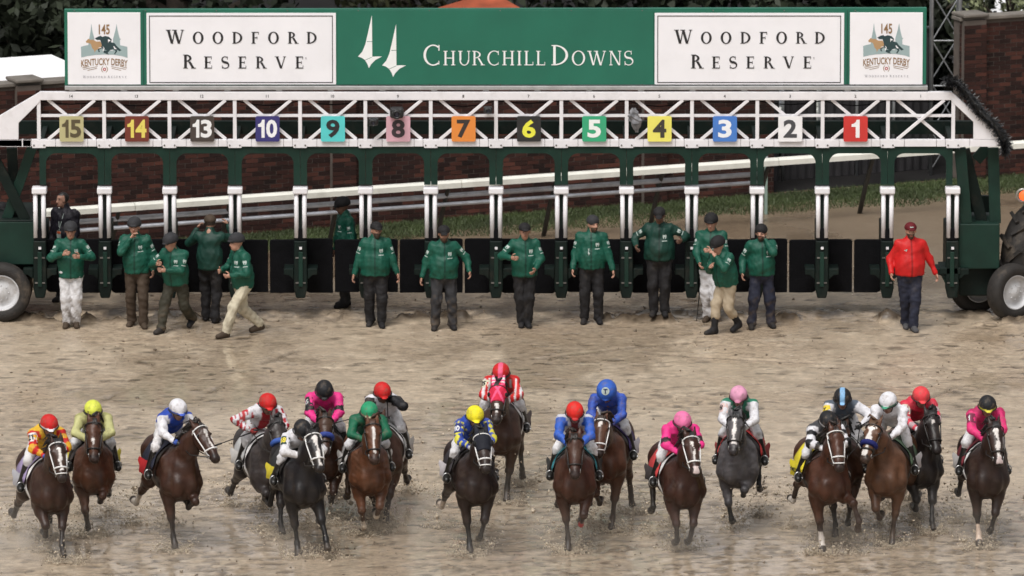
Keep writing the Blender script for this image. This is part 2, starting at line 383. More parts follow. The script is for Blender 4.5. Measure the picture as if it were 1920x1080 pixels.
def beyond(px, off): q = WA+WDIR*wall_s(min(max(px, 0), 1915)); Y = q.y+off; return Vector((at(px, 100, Y).x, Y, 0))
yd = MB(); yd.v = [tuple(wl(-60, -.12, .012)), tuple(wl(WLEN+60, -.12, .012)), tuple(wl(WLEN+60, -95, .012)), tuple(wl(-60, -95, .012))]; yd.f = [(0,1,2,3)]
tag(yd.build('service_yard', mat('wet_asphalt', (.016,.015,.015), .8, .35, .6, bump=.3, bscale=30, spec=.08)), kind='structure')
# ------------------------------------------------------------------ dark service gap in the wall
def gap_things():
    DK = mat('black_windscreen_mesh', (.018,.016,.018), .85, .3, 3, bump=.3); ST = mat('galvanised_steel', (.33,.34,.35), .42, .15, 8, metal=.6, grime=.4)
    s0, s1 = S_GAP0, S_GAP1
    r = empty('screened_fence', wl(s0, -1.2), WANG); L = s1-s0; tag(r, 'dark screened fence closing the opening between the two brick walls', 'fence')
    for i in range(6): MB().tube([(L*i/5,-.04,-.1),(L*i/5,-.04,2.7)], .03, 8).build('fence_post', ST, r, True)
    for i in range(5):
        m = MB(); n = 14; a, b = L*i/5+.03, L*(i+1)/5-.03
        for k in range(n+1):
            x = a+(b-a)*k/n; y = .03*math.sin(k*1.9+i)+.015*random.random(); m.v += [(x,y,.02),(x,y*1.5,1.3),(x,y,2.6)]
        m.f = [(k*3+j,(k+1)*3+j,(k+1)*3+j+1,k*3+j+1) for k in range(n) for j in (0,1)]
        m.build('screen_panel', DK, r, True)
    MB().tube([(0,-.04,2.66),(L,-.04,2.66)], .022, 8).build('top_pipe', ST, r, True)
    # stacked clutter in front of the screen
    WHT = mat('pale_equipment', (.45,.46,.48), .5, .2, 4, grime=.5); 
    p = ground(1436, 402); p.z = 0
    t = empty('marker_post', p); tag(t, 'slim pale green marker post beside the rail', 'post')
    q = at(1436, 297, p.y); MB().box(-.028,.028,-.02,.02,0,q.z).build('stake', mat('pale_green_paint', (.22,.30,.26), .5), t, bevel=.004); MB().box(-.034,.034,-.026,.026,q.z+.002,q.z+.03).build('cap', WHT, t)
    # utility cart seen through the gate beam
    p = beyond(1506, 2.9); t = empty('utility_cart', p, R(-6)); tag(t, 'white utility cart parked behind the opening in the wall', 'cart')
    CW = mat('cart_white', (.62,.63,.60), .35, .08, 4, grime=.3); GL = mat('cart_windscreen', (.22,.23,.25), .12, .1, 3); BLK = mat('black_rubber', (.014,.013,.012), .7, .2, 8, bump=.3)
    MB().prism([(-.62,.35),(.62,.35),(.62,.95),(.52,1.15),(-.52,1.15),(-.62,.95)], -.5, .7).build('cowl', CW, t, bevel=.06)
    MB().prism([(-.50,1.17),(.06,1.17),(.03,1.78),(-.46,1.78)], -.33, -.31).build('windscreen', GL, t)
    MB().prism([(.10,1.16),(.56,1.16),(.52,1.80),(.07,1.80)], -.34, -.26).build('side_panel', CW, t, bevel=.02)
    MB().box(-.66,.66,-.5,1.5,1.86,1.93).build('roof', CW, t, bevel=.03)
    for x in (-.58,.58):
        for y in (-.38,1.4): MB().tube([(x,y*.9,1.1),(x,y,1.88)], .022, 8).build('roof_post', BLK, t)
    for x in (-.55,.55):
        for y in (-.3,1.1): MB().lathe([(-.09,.16),(-.09,.24),(-.05,.27),(.05,.27),(.09,.24),(.09,.16)], (x,y,.27), 'X', 20).build('wheel', BLK, t, True)
    MB().box(-.55,.55,.7,1.5,.4,.85).build('seat_box', CW, t, bevel=.03)
    # lattice light tower
    p = beyond(1772, .8); t = empty('lattice_tower', p); tag(t, 'galvanised lattice tower rising behind the right end of the advertising board', 'tower')
    h = 7.5; wd = .25
    for a, b in ((-1,-1),(1,-1),(1,1),(-1,1)):
        MB().tube([(a*wd,b*wd,0),(a*wd,b*wd,h)], .045 if a > 0 else .03, 10).build('leg', ST, t, True)
    for k in range(9):
        z0, z1 = k*h/9, (k+1)*h/9; sgn = 1 if k % 2 else -1
        for a, b in (((-sgn*wd,-wd,z0),(sgn*wd,-wd,z1)),((wd,-sgn*wd,z0),(wd,sgn*wd,z1)),((sgn*wd,wd,z0),(-sgn*wd,wd,z1)),((-wd,sgn*wd,z0),(-wd,-sgn*wd,z1))):
            MB().tube([a,b], .014, 6).build('brace', ST, t)
        MB().tube([(-wd,-wd,z1),(wd,-wd,z1)], .014, 6).build('brace', ST, t)
gap_things()

# ------------------------------------------------------------------ trees and tents beyond the wall
LEAF = {}
def leaf_mat(nm, c, v=.5):
    if nm in LEAF: return LEAF[nm]
    m = mat(nm, c, .6, v, 1.3, spec=.3); LEAF[nm] = m; return m
BARK = mat('dark_bark', (.05,.038,.028), .9, .3, 9, bump=.6)
def tree(loc, h, rad, lm, label, nleaf=5200, seed=0, low=.25, ls=.16):
    rg = np.random.default_rng(seed); root = empty('tree', loc); tag(root, label, 'tree', 'trees beyond the brick wall')
    t = MB(); t.tube([(0,0,-.2),(.08,0,h*.25),(.02,.1,h*.55),(0,0,h*.85)], [rad*.11,rad*.085,rad*.05,rad*.02], 10)
    tips = []
    for k in range(9):
        a = k*2.4+rg.random(); z = h*(.3+.055*k); b = Vector((math.cos(a)*rad*.75, math.sin(a)*rad*.75, z+h*.18)); t.tube([(0,.03,z),(b*.5+Vector((0,0,z*.5)))[:],b], [rad*.04,rad*.028,rad*.01], 6); tips.append(b)
    t.build('trunk', BARK, root, True)
    nc = 46; th = rg.random(nc)*2*np.pi; rr = np.sqrt(rg.random(nc))*rad*.85; cz = h*low+(h*(1-low))*rg.random(nc); k = np.sqrt(np.clip(1-((cz/h-low)/(1-low)*2-1)**2*.75, .1, 1))
    C = np.stack([np.cos(th)*rr*k, np.sin(th)*rr*k, cz], 1); cr = rad*rg.uniform(.16,.34,nc)
    ci = rg.integers(0, nc, nleaf); d = rg.normal(size=(nleaf,3)); d /= np.linalg.norm(d,axis=1)[:,None]
    P = C[ci]+d*(cr[ci]*rg.uniform(.5,1.05,nleaf))[:,None]
    a = rg.normal(size=(nleaf,3)); a /= np.linalg.norm(a,axis=1)[:,None]; b = np.cross(a, d+rg.normal(0,.5,(nleaf,3))); b /= np.linalg.norm(b,axis=1)[:,None]+1e-6
    s = rg.uniform(.5,1.1,nleaf)[:,None]*ls
    V = np.stack([P-a*s, P+b*s*.5, P+a*s, P-b*s*.5], 1).reshape(-1,3)
    o = link('crown', np_mesh('crown', V, np.arange(nleaf*4).reshape(-1,4)), lm, root)
    return root
DKL = leaf_mat('dark_wet_leaves', (.022,.028,.016)); PAL = leaf_mat('pale_spring_leaves', (.20,.22,.12)); MIX = leaf_mat('olive_leaves', (.04,.042,.02))
tree(beyond(30, 15), 6.8, 3.4, DKL, 'dark leafy tree filling the top left corner above the wall', seed=1, nleaf=11000, low=.02)
tree(beyond(330, 11), 6.5, 3.4, DKL, 'dark tree peeping over the left lettered panel of the board', seed=2, low=.05)
tree(beyond(740, 12), 8.5, 3.4, MIX, 'olive tree peeping over the middle of the green board', seed=3, low=.05)
tree(beyond(1130, 11), 7.8, 3.0, DKL, 'dark tree peeping over the right end of the green board', seed=4, low=.05)
tree(beyond(1440, 10), 6.5, 3.3, DKL, 'dark tree peeping over the right lettered panel of the board', seed=5, low=.05)
tree(beyond(1560, 5.5), 4.6, 2.0, DKL, 'low dark tree behind the screened opening on its left side', seed=8, nleaf=6000, low=.02)
tree(beyond(1710, 7.0), 4.2, 1.7, DKL, 'low dark tree behind the lattice tower', seed=9, nleaf=6000, low=.02)
tree(beyond(1893, 4.0), 3.3, 1.05, PAL, 'pale blossoming tree in the top right corner', seed=6, nleaf=3200, low=.55, ls=.075)
def tent(loc, w, d, z0, z1, rz, label, wm, valance):
    t = empty('event_tent', loc, rz); tag(t, label, 'tent', 'event tents beyond the wall')
    m = MB(); m.v = [(-w/2,-d/2,z0),(w/2,-d/2,z0),(w/2,d/2,z0),(-w/2,d/2,z0),(-w/4,0,z1),(w/4,0,z1)]
    m.f = [(0,1,5,4),(1,2,5),(2,3,4,5),(3,0,4)]; m.build('roof', wm, t)
    v = MB(); n = 40
    for i in range(n+1):
        x = -w/2+w*i/n; v.v += [(x,-d/2-.01,z0+.01),(x,-d/2-.01+.02*math.sin(i*1.7),z0-.25)]
    v.f = [(i*2,i*2+2,i*2+3,i*2+1) for i in range(n)]; v.build('valance', valance, t)
    for x in (-w/2+.05,w/2-.05):
        for y in (-d/2+.05,d/2-.05): MB().tube([(x,y,-.1),(x,y,z0)], .04, 8).build('pole', wm, t, True)
TW = mat('white_tent_vinyl', (.85,.85,.86), .4, .04, 2); TO = mat('orange_valance', (.75,.28,.05), .6, .1, 3); TR = mat('rust_red_awning', (.32,.07,.03), .6, .3, 3)
tent(beyond(-10, 6.5), 4.4, 5.0, 1.85, 2.45, WANG, 'white tent roof with orange edge behind the left end of the board', TW, TO)
tent(beyond(1870, 9.0), 4.0, 4.0, 1.65, 2.25, WANG, 'white tent roof behind the pale tree in the top right corner', TW, TW)
tent(beyond(905, 7), 1.6, 2.0, 2.55, 2.9, WANG, 'rust red awning showing above the green board', TR, TR)
# ================================================================== STARTING GATE
WHT = mat('gate_white_paint', (.74,.72,.74), .38, .05, 4, grime=.22, gcol=(.30,.26,.24), gscale=5)
GRN = mat('gate_green_paint', (.007,.027,.019), .5, .22, 3, spec=.25, grime=.4, gcol=(.02,.022,.018))
DGR = mat('gate_dark_green', (.004,.010,.008), .55, .3, 3, spec=.2, grime=.6, gcol=(.030,.026,.020), gscale=4)
PAD = mat('black_door_padding', (.004,.004,.005), .8, .25, 5, bump=.25, bscale=25, spec=.12)
RUB = mat('black_tyre_rubber', (.018,.015,.013), .75, .3, 10, bump=.5, bscale=40, grime=.85, gcol=(.12,.092,.066), gscale=3)
RIM = mat('white_wheel_rim', (.50,.50,.51), .5, .15, 6, grime=.85, gcol=(.22,.19,.16), gscale=6)
STL = mat('sign_rail_steel', (.42,.42,.42), .42, .12, 7, metal=.4, grime=.3)
def GX(px): return at(px, 400, 0).x
def GZ(py, Y=0): return at(960, py, Y).z
POST = [74.5+122.23*i for i in range(15)]
gate = empty('starting_gate', (0,0,0)); tag(gate, 'long green and white racetrack starting gate with numbered stalls', 'starting gate')
def rod(name, a, b, w, h, m, parent=gate, bevel=.006): return MB().bar(a, b, w, h).build(name, m, parent, bevel=bevel)
# --- white overhead truss, front face at y = -0.02
zt0, zt1 = GZ(187), GZ(171.5); zb0, zb1 = GZ(274), GZ(261); zm = GZ(216.5)
MB().box(GX(76), GX(1783), -.06, .06, zt0, zt1).build('top_beam', WHT, gate, bevel=.008)
for i in range(-1, 15):   # bottom beam in bolted segments, dark joints between
    for a, b in (((i+.0)*122.23+74.5-14, (i)*122.23+74.5+31), (i*122.23+74.5+31.6, i*122.23+74.5+91), (i*122.23+74.5+91.6, (i+1)*122.23+74.5-14.6)):
        b = min(b, 1868); 
        if a < b: MB().box(GX(a), GX(b), -.062, .055, zb0+random.uniform(-.002,.002), zb1).build('bottom_beam', WHT, gate, bevel=.006)
MB().box(GX(74), GX(1786), -.024, .024, zm-.022, zm+.022).build('middle_rail', WHT, gate)
for i, p in enumerate(POST):
    MB().box(GX(p)-.030, GX(p)+.030, -.045, .03, zb1+.003, zt0-.003).build('truss_upright', WHT, gate)
    MB().box(GX(p)-.11, GX(p)+.11, -.066, -.064, zb0-.02, zb0+.05).build('joint_plate', WHT, gate)
for i in range(14):
    a, b = GX(POST[i]+17), GX(POST[i+1]-17)
    rod('diagonal_brace', (a, .012, zt0), (b, .012, zb1), .052, .04, WHT); rod('diagonal_brace', (b, -.036, zt0), (a, -.036, zb1), .052, .04, WHT)
# sloping ends with gusset plates
def poly(pts): return [(at(px, py, 0).x, at(px, py, 0).z) for px, py in pts]
MB().prism(poly([(76,171.5),(76,189),(35,230),(35,260.5),(-75,260.5),(-75,318)][:5]+[(-75,316),(-20,263)][:0]), -.058, .05).build('end_gusset', WHT, gate, bevel=.006)
MB().prism(poly([(1783.6,171.5),(1783.6,189),(1825,228),(1825,260.5),(1876,260.5),(1868,246)]), -.058, .05).build('end_gusset', WHT, gate, bevel=.006)
MB().box(GX(-80), GX(59.5), -.062, .055, zb0, zb1).build('bottom_beam', WHT, gate)
MB().prism(poly([(1868.5,261),(1868.5,274),(1880,274),(1880,266)]), -.058, .05).build('bottom_beam', WHT, gate)
# green rear beam and stall top rails
MB().box(GX(-60), GX(1880), 2.2, 2.32, zb0-.15, zb0+.07).build('rear_beam', DGR, gate)
for p in POST: MB().box(GX(p)-.04, GX(p)+.04, .07, 2.19, zb0-.10, zb0+.0).build('stall_top_rail', DGR, gate)
# --- green arched headers, one per stall
za0, za1 = GZ(346), zb0-.003
def arch(i):
    x0, x1 = GX(POST[i]), GX(POST[i+1]); hw = .112; m = MB()
    A = [(x0+hw, za0)]; r = .17; zc = GZ(287)
    for k in range(9):
        t = math.pi-math.pi/2*k/8; A.append((x0+hw+r+r*math.cos(t), zc-r+r*math.sin(t)))
    for k in range(9):
        t = math.pi/2-math.pi/2*k/8; A.append((x1-hw-r+r*math.cos(t), zc-r+r*math.sin(t)))
    A.append((x1-hw, za0)); n = len(A)
    O = [(x0+.003, za0)]+[(x0+.003+(x1-x0-.006)*k/(n-3), za1) for k in range(n-2)]+[(x1-.003, za0)]
    y0, y1 = -.03, .05
    for j in range(n-1):
        m.add([(A[j][0],y0,A[j][1]),(A[j+1][0],y0,A[j+1][1]),(O[j+1][0],y0,O[j+1][1]),(O[j][0],y0,O[j][1]),
               (A[j][0],y1,A[j][1]),(A[j+1][0],y1,A[j+1][1]),(O[j+1][0],y1,O[j+1][1]),(O[j][0],y1,O[j][1])],
              [(0,3,2,1),(4,5,6,7),(0,1,5,4),(3,7,6,2),(0,4,7,3),(1,2,6,5)])
    m.build('arch_header', GRN, gate)
for i in range(14): arch(i)
# --- stall dividers seen end-on
zc0, zc1 = GZ(362), GZ(349.5); zr0 = GZ(444); zbot = GZ(557)
for i, p in enumerate(POST):
    x = GX(p); lean = .004*math.sin(i*2.1)
    d = MB().box(x-.055, x+.055, .02, 2.15, GZ(535), GZ(448)).build('divider', DGR, gate, bevel=.02)
    MB().box(x-.125, x+.125, -.15, .10, zc0, zc1).build('bumper_cap', WHT, gate, bevel=.022)
    MB().box(x-.105, x+.105, -.055, .055, GZ(448), za0+.03 if False else zc0-.003).build('divider_post', DGR, gate)
    for sx in (-1, 1):
        k = 1.0
        MB().tube([(x+sx*.065, -.085, zr0), (x+sx*.068, -.085, zc0-.002)], .038, 10).build('white_post_pad', WHT, gate, True)
    MB().prism([(x-.10,GZ(449)),(x-.06,GZ(440)),(x-.03,GZ(426)),(x+.03,GZ(426)),(x+.06,GZ(440)),(x+.10,GZ(449))], -.11, -.057).build('latch_cover', PAD, gate, bevel=.01)
    MB().prism([(x-.105,GZ(449.5)),(x+.105,GZ(449.5)),(x+.115,GZ(538)),(x+.075,zbot),(x-.075,zbot),(x-.115,GZ(538))], -.12, .018).build('divider_nose', DGR, gate, bevel=.02)
    MB().box(x-.035+lean, x+.035+lean, -.145, -.121, GZ(535), GZ(470)).build('nose_strip', GRN, gate, bevel=.006)
    MB().box(x-.02, x+.025, -.150, -.123, GZ(465), GZ(460.5)).build('latch_plate', WHT, gate)
    MB().prism([(x-.28,GZ(502)),(x-.118,GZ(502)),(x-.118,GZ(522)),(x-.20,GZ(514)),(x-.28,GZ(513))], -.10, .35).build('foot_ledge', DGR, gate, bevel=.008)
    MB().prism([(x+.118,GZ(502)),(x+.28,GZ(502)),(x+.28,GZ(513)),(x+.20,GZ(514)),(x+.118,GZ(522))], -.10, .35).build('foot_ledge', DGR, gate, bevel=.008)
# --- black padded half doors, two leaves per stall
for i in range(14):
    if i == 13: continue
    x0, x1 = GX(POST[i])+.13, GX(POST[i+1])-.13; xm = (x0+x1)/2; Y = .55
    for s, (a, b) in enumerate(((x0-.06, xm-.016), (xm+.016, x1+.06))):
        zt, zb = GZ(449, Y)+random.uniform(-.012,.012), GZ(549, Y)+random.uniform(-.012,.012); r = .07
        c = [(a,zt),(b,zt),(b,zb),(a,zb)]
        P = [(a,zt-.02),(a+.03,zt),(b-.03,zt),(b,zt-.02)]+([(b,zb+r),(b-r*.3,zb+r*.3),(b-r,zb)] if s == 1 else [(b,zb)])+([(a+r,zb),(a+r*.3,zb+r*.3),(a,zb+r)] if s == 0 else [(a,zb)])
        MB().prism(P, Y, Y+.07).build('stall_door', PAD, gate, bevel=.012)
    if i == 13: break
# --- hinge straps, bolts and a drooping power cable along the beam
BOLT = mat('dull_bolt', (.16,.15,.14), .5, .3, metal=.5)
for i, p in enumerate(POST):
    x = GX(p)
    for zz in (GZ(481), GZ(528)): MB().box(x-.085, x+.085, -.134, -.1215, zz-.012, zz+.012).build('hinge_strap', BOLT, gate)
    for dx in (-.085, .085): MB().lathe([(-.012,.0),(-.012,.014),(0,.014)], (x+dx, -.066, zb0+.025), 'Y', 8).build('bolt', BOLT, gate)
    if i < 14:
        x1 = GX(POST[i+1]); MB().tube([(x+(x1-x)*t, .10, zt0-.03-.10*math.sin(math.pi*t)*(.6+.4*math.sin(i*2.3))) for t in (0,.15,.3,.5,.7,.85,1)], .010, 5).build('cable', PAD, gate, True)
# --- number plates
NUM = [('15',(.46,.42,.22),(.09,.07,.035)),('14',(.16,.030,.018),(.72,.60,.12)),('13',(.055,.042,.036),(.78,.78,.78)),('10',(.035,.030,.16),(.80,.80,.82)),
       ('9',(.09,.56,.56),(.018,.018,.02)),('8',(.62,.36,.42),(.04,.03,.035)),('7',(.72,.24,.045),(.035,.028,.025)),('6',(.022,.022,.022),(.76,.74,.06)),
       ('5',(.035,.36,.18),(.80,.82,.80)),('4',(.78,.72,.14),(.045,.04,.03)),('3',(.06,.19,.55),(.80,.82,.85)),('2',(.80,.79,.80),(.06,.06,.065)),('1',(.55,.035,.03),(.82,.80,.80))]
def rrect(x0, x1, z0, z1, r, n=5):
    P = []
    for cx, cz, a in ((x1-r,z1-r,0),(x0+r,z1-r,90),(x0+r,z0+r,180),(x1-r,z0+r,270)):
        for k in range(n+1): t = R(a+90*k/n); P.append((cx+r*math.cos(t), cz+r*math.sin(t)))
    return P
def flat_text(name, s, x, y, z, size, m, parent, bold=0., sx=1., height=None, arc=0.):
    vs, fs = text_mesh(s, size, bold); a = np.array(vs)
    a[:,0] -= (a[:,0].min()+a[:,0].max())/2; a[:,1] -= (a[:,1].min()+a[:,1].max())/2
    if height: k = height/(a[:,1].max()-a[:,1].min()); a *= k
    a[:,0] *= sx; b = MB(); b.v = [(x+p[0], y, z+p[1]-arc*p[0]**2) for p in a]; b.f = fs
    return b.build(name, m, parent)
def digit_polys(s, height, cw, gap=.022):
    ws = [.62 if c == '1' else 1. for c in s]; tot = sum(ws)*cw+(len(s)-1)*gap; cx = -tot/2; V, Fc = [], []
    for c, w_ in zip(s, ws):
        W = w_*cw; o = len(V)
        if c == '1':
            k = [(.52,-.5),(.98,-.5),(.98,.5),(.62,.5),(.50,.36),(.28,.28),(.02,.25),(.02,.10),(.52,.10)]
            V += [(cx+W*p, height*q) for p, q in k]; Fc += [(o,o+1,o+2,o+3,o+4,o+8),(o+4,o+5,o+6,o+7,o+8)]
        else:
            vs, fs = text_mesh(c, .4, .013); a = np.array(vs); lo, hi = a.min(0), a.max(0)
            V += [(cx+W*(p[0]-lo[0])/(hi[0]-lo[0]), height*((p[1]-lo[1])/(hi[1]-lo[1])-.5)) for p in a]; Fc += [tuple(q+o for q in f) for f in fs]
        cx += W+gap
    return V, Fc
def digits(name, s, x, y, z, height, m, parent, cw):
    V, Fc = digit_polys(s, height, cw); b = MB(); b.v = [(x+p, y, z+q) for p, q in V]; b.f = Fc; return b.build(name, m, parent)
for i, (s, c, d) in enumerate(NUM):
    px = POST[i]+61.5; x0, x1 = GX(px-22.5), GX(px+22.5); z0, z1 = GZ(263.5), GZ(216)
    pl = MB().prism(rrect(x0, x1, z0, z1, .03), -.115, -.095).build('number_plate', mat('plate_'+str(i), c, .45, .05, 5, grime=.12), gate)
    digits('digits', s, (x0+x1)/2, -.119, (z0+z1)/2+.005, .305, mat('digits_'+str(i), d, .5, .03), pl, .185 if len(s) == 2 else .225)
for i in range(14):  # small stall numbers on the top beam
    flat_text('stall_number', str(14-i), GX(POST[i]+61), -.0635, (zt0+zt1)/2, .06, mat('black_print', (.02,.02,.02), .6), gate, bold=.001, height=.05)
# --- running gear
def wheel(parent, c, r, wd, rz, lug=False):
    e = empty('wheel', c); e.parent = parent; e.rotation_euler = (0,0,rz)
    h = wd/2
    MB().lathe([(-h*.75,r*.60),(-h*.95,r*.66),(-h,r*.80),(-h*.86,r*.94),(-h*.5,r),(h*.5,r),(h*.86,r*.94),(h,r*.80),(h*.95,r*.66),(h*.75,r*.60)], (0,0,0), 'Y', 40).build('tyre', RUB, e, True)
    MB().lathe([(-h*.80,r*.62),(-h*.86,r*.60),(-h*.80,r*.57),(-h*.45,r*.54),(-h*.30,r*.44),(-h*.5,r*.30),(-h*.62,r*.20),(-h*.75,r*.12),(-h*.78,.005)], (0,0,0), 'Y', 32).build('rim', RIM, e, True)
    b = MB()
    for k in range(8):
        a = 2*math.pi*k/8; b.sphere((r*.25*math.cos(a), -h*.6, r*.25*math.sin(a)), .014, 6, 4)
    b.build('wheel_nuts', RIM, e, True)
    if lug:
        t = MB()
        for k in range(26):
            a = 2*math.pi*k/26; s = 1 if k % 2 else -1
            p0 = Vector((math.cos(a)*r, s*h*.9, math.sin(a)*r)); a2 = a+.22; p1 = Vector((math.cos(a2)*r*1.01, -s*h*.05, math.sin(a2)*r*1.01))
            t.bar(p0, p1, .06, .09, up=p0.normalized())
        t.build('tread_lugs', RUB, e)
    return e
wheel(gate, (GX(2), -.10, .495), .495, .32, 0); wheel(gate, (GX(2), .50, .495), .495, .32, 0)
# left end body
m = MB(); m.box(GX(-80), GX(68), .10, 1.9, GZ(500), GZ(414)); m.build('left_body', DGR, gate, bevel=.02)
MB().box(GX(-80), GX(66), .06, .098, GZ(497), GZ(418)).build('body_panel', GRN, gate, bevel=.01)
for k_, (a, b) in enumerate((((-20,277),(48,412)),((60,277),(12,412)),((22,277),(30,412)))): yy = .20+.13*k_; rod('end_strut', (at(*a,yy).x,yy,at(*a,yy).z), (at(*b,yy).x,yy,at(*b,yy).z), .17, .08, (DGR, GRN, DGR)[k_])
# right end body
MB().box(GX(1797), GX(1875), .02, 1.8, GZ(505), GZ(420)).build('right_body', GRN, gate, bevel=.02)
MB().box(GX(1797), GX(1872), .9, 1.0, GZ(415), GZ(384)).build('body_panel', DGR, gate)
for a, b in (((1800,277),(1812,418)),((1862,277),(1866,418)),((1808,280),(1842,418)),((1852,276),(1830,300))):
    yy = .10+.14*('1800 1862 1808 1852'.split().index(str(a[0]))); rod('end_strut', (at(*a,yy).x,yy,at(*a,yy).z), (at(*b,yy).x,yy,at(*b,yy).z), .19, .10, GRN if a[0] != 1808 else DGR)
MB().box(GX(1762), GX(1802), -.12, .5, GZ(512), GZ(500)).build('step_plate', DGR, gate, bevel=.01)
MB().prism(poly([(1762,511),(1797,511),(1795,556),(1785,556)]), -.08, -.02).build('step_bracket', GRN, gate, bevel=.01)
MB().box(GX(1800), GX(1868), .25, 1.5, GZ(560), GZ(503)).build('axle_box', DGR, gate, bevel=.03)
wheel(gate, (GX(1836), .75, .475), .475, .30, R(28)); wheel(gate, (GX(1899), .05, .475), .475, .30, R(38))
MB().bar((GX(1836), .75, .475), (GX(1899), .3, .475), .1, .1, up=(0,0,1)).build('axle', DGR, gate)

# ================================================================== ADVERTISING BOARD on top of the gate
BG = mat('board_green', (.012,.130,.083), .45, .10, 1.2, bump=.08, bscale=3); BW = mat('board_white', (.81,.80,.83), .42, .03, 1.5, bump=.08, bscale=3, grime=.10, gcol=(.45,.42,.40), gscale=2.5); BK = mat('board_black_print', (.018,.016,.018), .6, .05)
LW = mat('board_letter_white', (.80,.81,.80), .5, .02); LG = mat('logo_grey_teal', (.30,.39,.40), .6, .05); LT = mat('logo_tan', (.42,.26,.13), .6, .05); LD = mat('logo_dark_green', (.018,.045,.05), .6, .1)
LB = mat('logo_bronze', (.26,.15,.07), .6, .1); LR = mat('logo_red', (.40,.06,.06), .6); LGR = mat('print_grey', (.30,.29,.32), .6)
board = empty('advertising_board', (0,0,GZ(160))); tag(board, 'long green and white advertising board with sponsor panels standing on the starting gate', 'sign'); OZ = GZ(160)
def BX(px): return at(px, 90, 0).x
def BZ(py): return at(960, py, 0).z-OZ
YB = 0.0
TILT = lambda px: (960-px)*.0019      # the board top drops slightly to the left
MB().prism([(BX(121),BZ(160)),(BX(1737),BZ(158)),(BX(1737),BZ(14.5)),(BX(121),BZ(17.5))], YB, YB+.10).build('backing_board', BG, board, bevel=.006)
MB().box(BX(121), BX(1740), YB-.05, YB+.12, BZ(168), BZ(160.6)).build('support_rail', STL, board, bevel=.008)
for px in list(range(135, 1735, 97)): MB().box(BX(px)-.05, BX(px)+.05, YB-.02, YB+.08, BZ(171.2), BZ(168.2)).build('mounting_clip', STL, board)
def panel(name, px0, py0, px1, py1, m): return MB().box(BX(px0), BX(px1), YB-.014, YB-.002, BZ(py1), BZ(py0)).build(name, m, board, bevel=.003)
for px in (268.8, 1588.5): MB().box(BX(px)-.004, BX(px)+.004, YB-.017, YB-.0005, BZ(158.5), BZ(18.8)).build('panel_seam', mat('seam_dark_green', (.008,.05,.035), .7), board)  # thin dark green joint lines between the panels
for px in range(140, 1735, 133):
    for py in (19.6, 158.9): MB().lathe([(-.012,.0),(-.012,.011),(0,.011)], (BX(px), YB-.004, BZ(py)), 'Y', 8).build('screw', BOLT, board)
